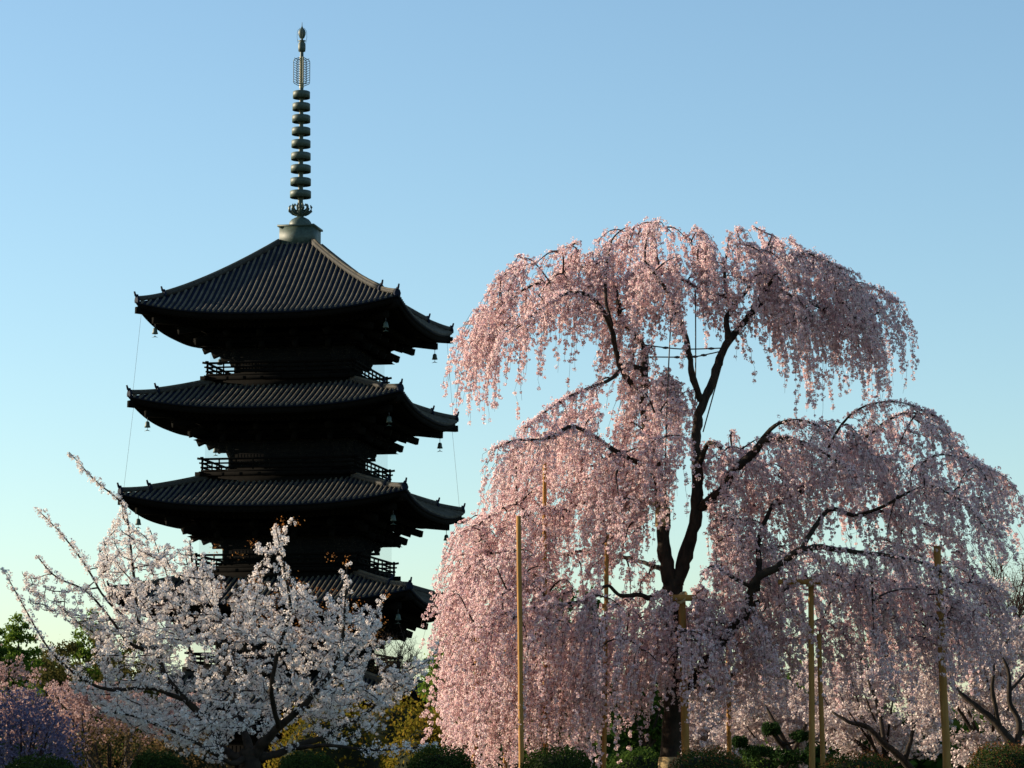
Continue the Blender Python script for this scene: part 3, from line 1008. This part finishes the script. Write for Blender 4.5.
for (x, y, fx, dd, w_, cb, lab) in POSTS:
    D_ = WD + dd
    top = at(x, y, D_)
    foot = at(fx, 768, D_)
    dirv = (foot - top)
    gz = ground_z(0, D_) - .25
    foot = top + dirv * ((gz - top[2]) / dirv[2])
    r_ = w_ / 2 * D_ / FPX * .88
    t = thing("timber_prop", lab, "tree prop", foot, 0, "log props under the weeping cherry")
    m_ = MB()
    tq = np.linspace(0, 1, 9)[:, None]
    P = (foot * (1 - tq) + top * tq) - foot
    P[1:-1, :2] += rng.normal(size=(7, 2)) * .003
    m_.tube(P, np.linspace(r_ * 1.06, r_ * .92, 9), 10)
    m_.build("post", M['post'], t, smooth=True)
    if cb:
        m_ = MB()
        p0, p1 = at(cb[0], y + cb[2], D_ - r_ * 1.6), at(cb[1], y + cb[2], D_ - r_ * 1.6)
        m_.tube(np.linspace(p0, p1, 6) - foot, min(r_ * .9, .075), 9)
        m_.build("crossbar", M['post'], t, smooth=True)
        m_ = MB()
        cpt = at(x + (fx - x) * cb[2] / 200, y + cb[2], D_ - r_ * .8) - foot
        for q in range(4):
            ang = np.linspace(0, 2 * math.pi, 12)
            rr = r_ * (2.1 + .12 * q)
            m_.tube(cpt + np.stack([np.cos(ang) * r_ * 1.25, np.sin(ang) * rr * .8, np.sin(ang + .6) * rr * .55 + (q - 1.5) * .02], 1), .014, 5, cap=False)
        m_.build("rope_lashing", M['straw'], t)

# ------------------------------------------------------------------ wires that hold the limbs
WIRES = [
    ([(638, 344, .3), (680, 349, .1), (727, 348, -.1)], "upper taut guy wire joining the two high stems of the weeping cherry", 1),
    ([(646, 357, .2), (690, 357, .0), (709, 354, -.1), (726, 350, -.1)], "lower slack guy wire joining the two high stems of the weeping cherry", 1),
    ([(672, 300, -1.3), (668, 380, -1.2), (664, 500, -.6)], "steel stay hanging beside the left stem of the weeping cherry", 0),
    ([(695.5, 290, 1.0), (695.5, 380, .6), (693, 520, -.2)], "steel stay hanging in front of the right stem of the weeping cherry", 0),
    ([(728, 342, -.1), (716, 385, -.2), (703, 432, -.3)], "steel stay slanting off the right side of the right stem", 0),
]
for pts, lab, tb in WIRES:
    P = spline([at(x, y, WD + d) for x, y, d in pts], 6)
    t = thing("guy_wire", lab, "guy wire", P[0], 0, "wires holding the weeping cherry's limbs")
    m_ = MB()
    m_.tube(P - P[0], .016, 5)
    m_.build("wire", M['iron'], t)
    if tb:
        for k in ((4, 7, 10) if len(P) > 12 else (4, 8)):
            m_ = MB()
            m_.tube([P[k] - P[0] - [.07, 0, 0], P[k] - P[0], P[k] - P[0] + [.07, 0, 0]], [.02, .035, .02], 6)
            m_.build("turnbuckle", M['iron'], t)

# ------------------------------------------------------------------ white cherry
rng = np.random.default_rng(5)
CD = 48.0
ct = thing("white_cherry", "spreading white cherry in full blossom in front of the pagoda", "tree", at(250, 800, CD))
COFF = -Vector(ct.location)
CL = [
    [(253, 757, 0, 8), (262, 742, -.1, 6.5), (279, 728, -.3, 5), (304, 706, -.5, 4.2), (322, 686, -.6, 3.6), (334, 668, -.7, 3), (341, 648, -.8, 2.4), (345, 610, -.9, 1.6), (347, 565, -1, .8)],
    [(258, 757, 0, 6), (275, 755, .2, 4.6), (297, 748, .4, 4), (320, 739, .6, 3.4), (340, 728, .8, 2.8), (360, 718, 1, 2.2), (392, 690, 1.2, 1.4), (425, 668, 1.4, .8)],
    [(247, 757, 0, 7), (237, 755, 0, 6), (223, 748, .1, 5), (209, 727, .2, 4.6), (196, 712, .3, 4.2), (184, 700, .3, 3.8), (165, 673, .4, 3.2), (157, 650, .4, 2.8), (142, 645, .5, 2.6), (137, 611, .5, 2.2), (132, 560, .5, 1.6), (124, 508, .6, 1.2), (96, 481, .6, .9), (69, 452, .6, .5)],
    [(150, 652, .5, 2.4), (128, 641, .2, 2), (108, 615, 0, 1.6), (85, 590, -.2, 1.3), (56, 577, -.4, 1), (36, 555, -.5, .6)],
    [(184, 700, .3, 3), (150, 688, -.4, 2.4), (110, 690, -.8, 2), (82, 678, -1, 1.6), (50, 650, -1.2, 1.2), (20, 600, -1.3, .8), (2, 567, -1.4, .4)],
    [(128, 620, .2, 1.8), (105, 598, .6, 1.5), (85, 565, .9, 1.2), (62, 535, 1.1, .9), (37, 509, 1.2, .5)],
    [(250, 755, 0, 6), (246, 730, .5, 5), (240, 705, 1.0, 4.2), (232, 672, 1.4, 3.4), (236, 640, 1.6, 2.6), (250, 600, 1.7, 1.8), (262, 565, 1.8, 1.3), (292, 522, 1.8, .6)],
    [(232, 672, 1.4, 2.8), (215, 640, 1.2, 2.3), (200, 600, 1, 1.8), (192, 560, .9, 1.3), (190, 540, .8, .8)],
    [(279, 728, -.3, 3.4), (272, 690, -1, 3), (278, 650, -1.4, 2.5), (290, 610, -1.6, 2), (285, 570, -1.6, 1.4), (276, 528, -1.6, .6)],
    [(322, 686, -.6, 2.6), (345, 660, 0, 2), (368, 630, .3, 1.5), (385, 598, .5, .8)],
    [(247, 757, 0, 4.5), (230, 762, -.4, 3), (200, 745, -.8, 2.4), (165, 728, -1.0, 1.8), (130, 715, -1.2, 1.3), (100, 712, -1.3, .8)],
    [(209, 727, .2, 3), (205, 690, 1.2, 2.6), (190, 650, 1.8, 2), (175, 610, 2, 1.5), (165, 570, 2, 1), (150, 530, 2, .6)],
    [(297, 748, .4, 3), (330, 745, -.6, 2.2), (370, 750, -1.0, 1.6), (410, 748, -1.2, 1.0), (440, 746, -1.3, .5)],
]
m_ = MB()
tp, trd = limb_curve([(248, 815, 0, 13), (249, 790, 0, 11), (250, 770, 0, 10.5), (250, 752, 0, 10)], CD, rng, .02)
m_.tube(tp, trd, 12)
m_.build("trunk", M['bark'], ct, smooth=True).location = COFF
nodes = []
cb, nl = [], []


def puffs(c, r_p, n_p, rng, lst, step=.085, t0=0.0):
    """round bunches of blossom spaced along a curve"""
    seg = np.linalg.norm(np.diff(c, axis=0), axis=1)
    s = np.concatenate([[0], np.cumsum(seg)])
    L = s[-1]
    q = np.arange(t0 * L, L, step)
    if not len(q):
        return
    q = q + rng.uniform(-.3, .3, len(q)) * step
    C = np.stack([np.interp(q, s, c[:, j]) for j in range(3)], 1) + rng.normal(size=(len(q), 3)) * r_p * .55
    rr = r_p * rng.uniform(.7, 1.2, len(C)) * (1.1 - .5 * q / L)
    lst.append(pom(C, np.full(len(C), n_p), rr, rng))


for L in CL:
    p, r = limb_curve([(a, b, c, d * .82) for a, b, c, d in L], CD, rng, .02)
    m_ = MB()
    m_.tube(p, r, 8)
    m_.build("limb", M['bark'], ct, smooth=True).location = COFF
    nodes.append(p[int(len(p) * .25):])
    puffs(p[int(len(p) * .45):], .070, 21, rng, cb, .034)
allN = np.vstack(nodes)
CZ = [
    ([(122, 505), (145, 540), (185, 545), (215, 560), (245, 578), (285, 578), (330, 598), (375, 606), (385, 625), (370, 650), (300, 640), (200, 640), (140, 640), (105, 600), (95, 550)], 400, (-2.2, 2.4)),
    ([(100, 600), (140, 620), (200, 620), (300, 630), (370, 640), (365, 690), (330, 710), (260, 730), (200, 735), (150, 715), (112, 690), (98, 660), (85, 625)], 500, (-2.6, 2.6)),
    ([(60, 680), (130, 690), (200, 710), (235, 730), (230, 758), (180, 752), (120, 720)], 130, (-2.4, 2.0)),
    ([(340, 650), (400, 660), (440, 640), (435, 670), (410, 700), (380, 735), (320, 745), (290, 740), (310, 700)], 85, (-1.2, 2.0)),
    ([(20, 570), (60, 580), (100, 610), (110, 640), (60, 620), (30, 600)], 40, (-1.4, .6)),
    ([(215, 575), (290, 575), (385, 610), (390, 660), (330, 660), (220, 620)], 90, (-1.6, 2.0)),
    ([(245, 530), (290, 520), (300, 540), (270, 570), (240, 565)], 12, (-1.6, 2.0)),
]
tw = MB()
up = np.array([0, 0, 1.0])
for poly, cnt, dr in CZ:
    for e in poly_sample(poly, cnt, rng):
        E = at(e[0], e[1], CD + rng.uniform(*dr) + .9)
        d = np.linalg.norm(allN - E, axis=1) + np.clip(allN[:, 2] - E[2] + .1, 0, None) * .9
        A = allN[np.argmin(d)]
        v = E - A
        Ld = np.linalg.norm(v)
        if Ld > 1.5:
            E = A + v * (1.5 / Ld)
            v = E - A
            Ld = 1.5
        c = bezier(A, A + v * .4 - up * .04 * Ld + rng.normal(size=3) * .05 * Ld, E - v * .12 - up * .26 * Ld + rng.normal(size=3) * .05 * Ld, E, 7)
        tw.tube(c, np.linspace(.008 + .009 * Ld, .004, 7), 5, cap=False)
        allN = np.vstack([allN, c[3:]])
        puffs(c, .058, 21, rng, cb, .060, .12)
        if e[0] > 215 and e[1] < 640 and rng.random() < .28:
            nl.append(E + rng.normal(size=(16, 3)) * .045 + v / Ld * .08)
for tip in ((295, 521), (277, 526), (347, 563), (240, 556), (387, 596), (215, 548), (330, 556)):
    nl.append(at(tip[0], tip[1], CD) + rng.normal(size=(18, 3)) * .05)
C = np.vstack(cb)
m_ = MB()
m_.quads(C[:, :3], rng.uniform(.023, .040, len(C)), rng, .9, nrm0=C[:, 3:])
m_.build("crown", M['white'], ct).location = COFF
tw.build("branchlets", M['twig'], ct).location = COFF
m_ = MB()
nl = np.vstack(nl)
m_.quads(nl, rng.uniform(.03, .052, len(nl)), rng, .5)
m_.build("young_leaves", M['newleaf'], ct).location = COFF
print("white petals", len(C))

# ------------------------------------------------------------------ generic trees and shrubs
def cloud_tree(name, label, cat, px, top, halfw, D, matl, seed, leaf=.12, clumps=60, per=90, group=None, trunk_mat='bark', shape=1.0, bottom=None, clump_r=.55, bare=0.0, traced=None, pomr=None):
    """broad tree: tapered trunk, forked limbs, and leaves gathered in clumps at the limb ends"""
    rng = np.random.default_rng(seed)
    base = at(px, 765, D)
    gz = float(ground_z(base[0], D)) - .1
    H = at(px, top, D)[2] - gz
    Wd = halfw * D / FPX
    zb_ = (at(px, bottom, D)[2] - gz) if bottom else H * .25
    t = thing(name, label, cat, (base[0], D, gz), 0, group)
    r0 = max(.07, H * .028)
    k = MB()
    fork = max(.3, zb_ * .9)
    P = spline([(0, 0, 0), (rng.normal() * .1, rng.normal() * .1, fork * .5), (rng.normal() * .15, rng.normal() * .15, fork)], 4)
    k.tube(P, np.linspace(r0 * 1.25, r0 * .8, len(P)), 9)
    top_p = P[-1]
    # clump centres through the crown's volume, more of them near its skin
    d = rng.normal(size=(clumps * 4, 3))
    d /= np.linalg.norm(d, axis=1)[:, None]
    rad = rng.random((len(d), 1)) ** .4
    lump = 1 + .22 * np.sin(d[:, :1] * 5 + seed) * np.cos(d[:, 1:2] * 4 + seed * 2) + rng.normal(size=(len(d), 1)) * .07
    c = d * rad * lump
    cc = np.stack([c[:, 0] * Wd, c[:, 1] * Wd * .9, zb_ + (H - zb_) * (.5 + .5 * np.clip(c[:, 2], -1, 1.05) * shape)], 1)
    cc = cc[cc[:, 2] > zb_ * .85][:clumps]
    lim = MB()
    idx = rng.permutation(len(cc))[:8 if not bare else 16]
    for q in idx:
        E = cc[q]
        v = E - top_p
        L = np.linalg.norm(v)
        cv = bezier(top_p, top_p + v * .3 + np.array([0, 0, .15 * L]) + rng.normal(size=3) * .08 * L, top_p + v * .7 + rng.normal(size=3) * .08 * L, E, 7)
        lim.tube(cv, np.linspace(r0 * (.3 if bare else .45), .012, 7), 5, cap=False)
        if bare:
            for w_ in range(16):
                i0 = rng.integers(2, 7)
                S = cv[i0]
                T = S + (v / L * .5 + rng.normal(size=3) * .5 + [0, 0, .35]) * L * rng.uniform(.15, .38)
                c2 = bezier(S, S + (T - S) * .35 + rng.normal(size=3) * .04 * L, S + (T - S) * .7 + rng.normal(size=3) * .04 * L, T, 5)
                lim.tube(c2, np.linspace(.022, .008, 5), 4, cap=False)
                for u_ in range(5):
                    S2 = c2[rng.integers(1, 5)]
                    T2 = S2 + (rng.normal(size=3) * .6 + [0, 0, .5]) * L * .10
                    lim.tube(np.stack([S2, (S2 + T2) / 2 + rng.normal(size=3) * .02 * L, T2]), [.010, .008, .005], 3, cap=False)
    for tl in (traced or []):
        p, r = limb_curve([(a, b, c, d * .62) for a, b, c, d in tl], D, rng, .03)
        tm = MB()
        tm.tube(p - np.array(t.location), r, 8)
        tm.build("limb", M[trunk_mat], t, smooth=True)
    k.build("trunk", M[trunk_mat], t, smooth=True)
    lim.build("limbs", M[trunk_mat], t, smooth=True)
    cr = clump_r * max(.6, Wd / 3.0)
    sz = cr * rng.uniform(.6, 1.25, len(cc))
    pts = cc[:, None, :] + rng.normal(size=(len(cc), per, 3)) * sz[:, None, None] * np.array([.55, .55, .42])
    pts = pts.reshape(-1, 3)
    pts = pts[pts[:, 2] > .05]
    f = MB()
    if pomr:
        pp = pom(pts[::7], 7, pomr, rng)
        f.quads(pp[:, :3], rng.uniform(.7, 1.3, len(pp)) * leaf, rng, .9, nrm0=pp[:, 3:])
    else:
        f.quads(pts, rng.uniform(.6, 1.3, len(pts)) * leaf, rng, .6, .25)
    f.build("crown", M[matl], t)
    return t


def bush(name, label, cat, px, top, halfw, D, matl, seed, leaf=.10, n=5000, group=None, rough=.16, tips=None, core=True, squat=1.0):
    """rounded shrub: stems, a dark core dome and a skin of leaves with an uneven outline"""
    rng = np.random.default_rng(seed)
    b = at(px, 765, D)
    gz = float(ground_z(b[0], D))
    H = at(px, top, D)[2] - gz
    Wd = halfw * D / FPX
    t = thing(name, label, cat, (b[0], D, gz - .05), 0, group)
    s = MB()
    for q in range(7):
        a = rng.random() * 6.28
        s.tube(spline([(0, 0, 0), (math.cos(a) * Wd * .3, math.sin(a) * Wd * .3, H * .4), (math.cos(a) * Wd * .55, math.sin(a) * Wd * .55, H * .75)], 4), np.linspace(.04, .012, 9), 5)
    s.build("stems", M['twig'], t)
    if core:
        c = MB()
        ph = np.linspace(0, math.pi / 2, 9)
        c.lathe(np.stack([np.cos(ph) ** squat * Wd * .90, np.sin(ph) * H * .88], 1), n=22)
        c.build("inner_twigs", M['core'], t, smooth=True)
    d = rng.normal(size=(n, 3))
    d[:, 2] = np.abs(d[:, 2])
    d /= np.linalg.norm(d, axis=1)[:, None]
    rxy = np.linalg.norm(d[:, :2], axis=1) + 1e-6
    d[:, :2] *= (rxy ** (squat - 1))[:, None]
    az = np.arctan2(d[:, 1], d[:, 0])
    lump = 1 + rough * (np.sin(az * 3 + seed) * .5 + np.sin(az * 7 + d[:, 2] * 9 + seed) * .35) * np.clip(1.2 - d[:, 2], .2, 1) + rng.normal(size=n) * rough * .25
    rad = (1 - .22 * rng.random(n) ** 2) * lump
    P = d * rad[:, None] * np.array([Wd, Wd, H])
    f = MB()
    if tips:
        hi = (d[:, 2] > .55) & (rng.random(n) < .6) & (rad > .97)
        f.quads(P[~hi], rng.uniform(.6, 1.3, (~hi).sum()) * leaf, rng, .6, .3)
        f.quads(P[hi] + [0, 0, .02], rng.uniform(.5, 1.2, hi.sum()) * leaf * .9, rng, .45, 0, 1)
        f.build("foliage", [M[matl], M[tips]], t)
    else:
        f.quads(P, rng.uniform(.6, 1.3, n) * leaf, rng, .6, .2)
        f.build("foliage", M[matl], t)
    return t


# clipped dome shrubs along the front
SHR = [
    (40, 753, 46, 44.0, 'hedge', None, "low clipped dome shrub below the violet shrub at the far left"),
    (156, 748, 32, 44.5, 'hedge', None, "clipped dome shrub left of the white cherry trunk"),
    (306, 749, 37, 44.2, 'hedge', None, "clipped dome shrub right of the white cherry trunk"),
    (440, 743, 40, 45.0, 'hedge', None, "clipped dome shrub between the white cherry and the weeping cherry"),
    (558, 744, 43, 45.0, 'hedge', None, "clipped dome shrub at the foot of the tall pale prop"),
    (709, 745, 46, 45.5, 'hedge', 'hedgered', "clipped dome shrub in front of the weeping cherry trunk, red on top"),
    (858, 750, 46, 45.0, 'hedge', 'hedgered', "clipped dome shrub right of the leaning orange prop, red on top"),
    (1003, 741, 42, 45.5, 'hedge', 'hedgered', "red tipped dome shrub right of the thickest prop"),
]
for k, (px, top, hw, D, m1, tip, lab) in enumerate(SHR):
    bush("clipped_shrub", lab, "shrub", px, top, hw, D, m1, 100 + k, .042, 14000, "clipped dome shrubs along the front", .10, tip, squat=.6)

# shrubs and trees of the middle distance
bush("lilac_shrub", "violet flowering shrub at the far left edge", "shrub", 22, 694, 62, 60, 'lilac', 41, .07, 9000, None, .35, core=False)
bush("dry_shrub", "brown wispy shrub between the lilac shrub and the white cherry", "shrub", 110, 722, 62, 62, 'brown', 42, .06, 5000, "brown wispy shrubs", .4, core=False)
for k, (px, top, hw, D, mt_, lab) in enumerate([
    (330, 698, 60, 82, 'yellow', "yellow green rounded shrub behind the white cherry trunk"),
    (395, 694, 62, 86, 'yellow', "largest yellow green rounded shrub, in the gap between the two cherries"),
    (432, 712, 45, 78, 'yellow', "yellow green rounded shrub against the weeping cherry's left edge"),
]):
    bush("azalea_shrub", lab, "shrub", px, top, hw, D, mt_, 60 + k, .12, 5000, "yellow green shrubs", .3)

for k, (px, top, hw, D, bot, lab) in enumerate([
    (30, 672, 55, 105, 745, "pink cherry behind the lilac shrub"),
    (95, 682, 50, 100, 745, "low pink cherry seen under the white cherry's left branches"),
    (-25, 645, 50, 115, 735, "dusky pink cherry cut by the left edge of the photo"),
    (165, 690, 45, 104, 745, "pink cherry hidden behind the white cherry's lower left limbs"),
]):
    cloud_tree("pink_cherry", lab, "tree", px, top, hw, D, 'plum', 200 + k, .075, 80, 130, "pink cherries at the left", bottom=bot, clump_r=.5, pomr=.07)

for k, (px, top, hw, D, bot, mt_, lab) in enumerate([
    (10, 620, 30, 160, 700, 'bright', "bright green tree at the left edge on the skyline"),
    (58, 634, 44, 170, 720, 'olive', "olive brown tree on the skyline left of the white cherry"),
    (92, 614, 26, 175, 690, 'bright', "bright green treetop peeping behind the white cherry's left branches"),
    (130, 632, 46, 165, 720, 'olive', "olive brown tree hidden behind the white cherry"),
    (-30, 630, 40, 150, 720, 'green', "dark green tree cut by the left edge of the photo"),
    (400, 664, 40, 240, 735, 'olive', "olive tree low beyond the pagoda's right side"),
    (447, 622, 24, 140, 720, 'bright', "bright green tree between the pagoda and the weeping cherry"),
    (580, 582, 44, 135, 740, 'green', "dark evergreen tree behind the left half of the weeping cherry"),
    (510, 610, 44, 140, 740, 'green', "dark evergreen tree behind the tall pale prop"),
    (650, 640, 46, 138, 745, 'green', "dark evergreen tree behind the weeping cherry trunk"),
]):
    cloud_tree("leafy_tree", lab, "tree", px, top, hw, D, mt_, 300 + k, .22, 55, 110, "green trees in the background", bottom=bot, clump_r=.55)

TR = {0: [[(1030, 790, -3.2, 9), (1016, 752, -3.2, 7.5), (1003, 733, -3.2, 6.5), (985, 715, -3.1, 5), (965, 698, -3, 3.6), (948, 682, -2.8, 2.4), (930, 672, -2.6, 1.2)],
          [(1016, 752, -3.2, 6), (1018, 722, -3.1, 4.5), (1008, 700, -3, 4), (1010, 672, -3, 3), (1000, 652, -2.8, 1.6)], [(1000, 728, -3.2, 4), (993, 690, -3.3, 3.2), (992, 662, -3.4, 2.2), (985, 635, -3.3, 1)],
          [(1010, 690, -3, 3), (1022, 676, -2.6, 2.2), (1035, 660, -2, 1.4)]],
      1: [[(925, 790, -2.8, 7), (905, 762, -2.9, 6), (885, 745, -3, 5), (868, 727, -3, 4), (848, 721, -3, 3), (832, 712, -2.8, 1.6)], [(885, 745, -3, 4), (880, 710, -2.6, 3), (868, 680, -2.2, 2)], [(905, 762, -2.9, 4), (915, 725, -2.6, 3), (905, 690, -2.2, 2)]],
      2: [[(800, 790, -2.4, 6), (792, 757, -2.5, 5), (778, 730, -2.6, 3.4), (765, 705, -2.4, 1.8)], [(792, 757, -2.5, 4), (806, 726, -2.2, 3), (815, 700, -2, 1.6)]]}
for k, (px, top, hw, D, bot, lab) in enumerate([
    (985, 590, 92, 88, 752, "pale cherry with dark forked trunk at the right edge"),
    (880, 640, 80, 94, 755, "pale cherry seen through the right strands of the weeping cherry"),
    (780, 668, 66, 98, 755, "pale cherry behind the cloud pruned pine"),
    (1050, 610, 70, 100, 750, "pale cherry cut by the right edge of the photo"),
    (715, 690, 45, 104, 755, "low pale cherry just right of the weeping cherry trunk"),
]):
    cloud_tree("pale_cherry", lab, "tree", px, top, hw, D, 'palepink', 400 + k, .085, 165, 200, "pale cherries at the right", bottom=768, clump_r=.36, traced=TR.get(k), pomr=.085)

for k, (px, top, hw, D, bot, lab) in enumerate([
    (1008, 540, 46, 140, 660, "bare twiggy tree above the pale cherries at the right edge"),
    (880, 562, 46, 145, 680, "bare twiggy tree behind the right half of the weeping cherry"),
    (393, 636, 24, 200, 690, "pale bare tree beside the pagoda's lowest roof"),
]):
    cloud_tree("bare_tree", lab, "tree", px, top, hw, D, 'brown', 500 + k, .07, 90, 26, "bare trees in the background", bottom=bot, trunk_mat='twig', bare=1)

# cloud pruned pine
pb0 = at(785, 765, 80)
pgz = float(ground_z(0, 80))
pn = thing("garden_pine", "dark cloud pruned pine under the right side of the weeping cherry", "tree", (pb0[0], 80, pgz - .05))
m_ = MB()
prng = np.random.default_rng(77)
pads = [(771, 729, 11, 7), (800, 736, 10, 6), (757, 752, 18, 7), (790, 757, 24, 8), (740, 742, 9, 6), (815, 752, 11, 6)]
o0 = np.array(pn.location)
tr_ = spline([(0, 0, 0), (-.15, 0, .5), (.12, .1, 1.0), (-.25, 0, 1.5), (-.3, 0, 1.8)], 5)
m_.tube(tr_, np.linspace(.14, .05, len(tr_)), 8)
for (x, y, a, b) in pads:
    E = at(x, y + 3, 80 + prng.normal() * .4) - o0
    S = tr_[np.argmin(np.abs(tr_[:, 2] - (E[2] - .15)))]
    m_.tube(spline([S, (S + E) / 2 + [0, 0, -.06], E], 4), np.linspace(.05, .02, 9), 6)
m_.build("trunk", M['bark'], pn, smooth=True)
for (x, y, a, b) in pads:
    E = at(x, y, 80 + prng.normal() * .4) - o0
    s_ = 80 / FPX
    d = prng.normal(size=(1100, 3))
    d /= np.linalg.norm(d, axis=1)[:, None]
    d *= prng.random((1100, 1)) ** .4 * (1 + .15 * np.sin(d[:, :1] * 6 + x))
    f = MB()
    f.quads(E + d * [a * s_, a * s_ * .9, b * s_], prng.uniform(.08, .16, 1100), prng, .25, .5)
    f.build("needle_pad", M['pine'], pn)

# low evergreen shrubs filling the ground behind the weeping cherry
for k, (px, top, hw, D, mt_, lab) in enumerate([
    (640, 749, 40, 92, 'green', "low dark green shrub left of the weeping cherry's foot"),
    (765, 748, 34, 90, 'green', "dark green shrub behind the cloud pruned pine"),
    (190, 726, 46, 76, 'brown', "brown shrub behind the white cherry's left limbs"),
]):
    bush("garden_shrub", lab, "shrub", px, top, hw, D, mt_, 700 + k, .11, 4500, "shrubs behind the cherries", .3)

# unseen evergreens added beyond the left edge to shade the low front garden
for k, (x, y, H) in enumerate([(-12.8, 46.2, 5.8), (-13.6, 50.0, 5.9), (-14.4, 53.8, 5.9), (-15.4, 57.8, 5.8), (-16.5, 62.0, 6.0)]):
    px = 512 + FPX * x / y
    t = cloud_tree("unseen_shade_tree", "unseen broad evergreen added beyond the left edge to cast shade", "tree", px, 765 - (H - 1.5) * FPX / y, 2.9 * FPX / y, y, 'green', 800 + k, .22, 80, 120,
                   "unseen evergreens added for their shade", bottom=762, clump_r=.55)

# far-off woods that close the view at the horizon
wr = np.random.default_rng(9)
nW = 60000
ang = wr.uniform(-.75, .75, nW)
dist = wr.uniform(300, 360, nW)
hh = 8.5 + 2.0 * np.sin(ang * 31) + 1.5 * np.sin(ang * 77 + 1) + wr.normal(size=nW) * .6
P = np.stack([np.sin(ang) * dist, np.cos(ang) * dist, wr.random(nW) ** .8 * hh], 1)
m_ = MB()
m_.quads(P, wr.uniform(1.2, 2.6, nW), wr, .7, .2)
tag(m_.build("far_woods", M['green']), "low band of far off green woods along the horizon", "woods", None, "stuff")
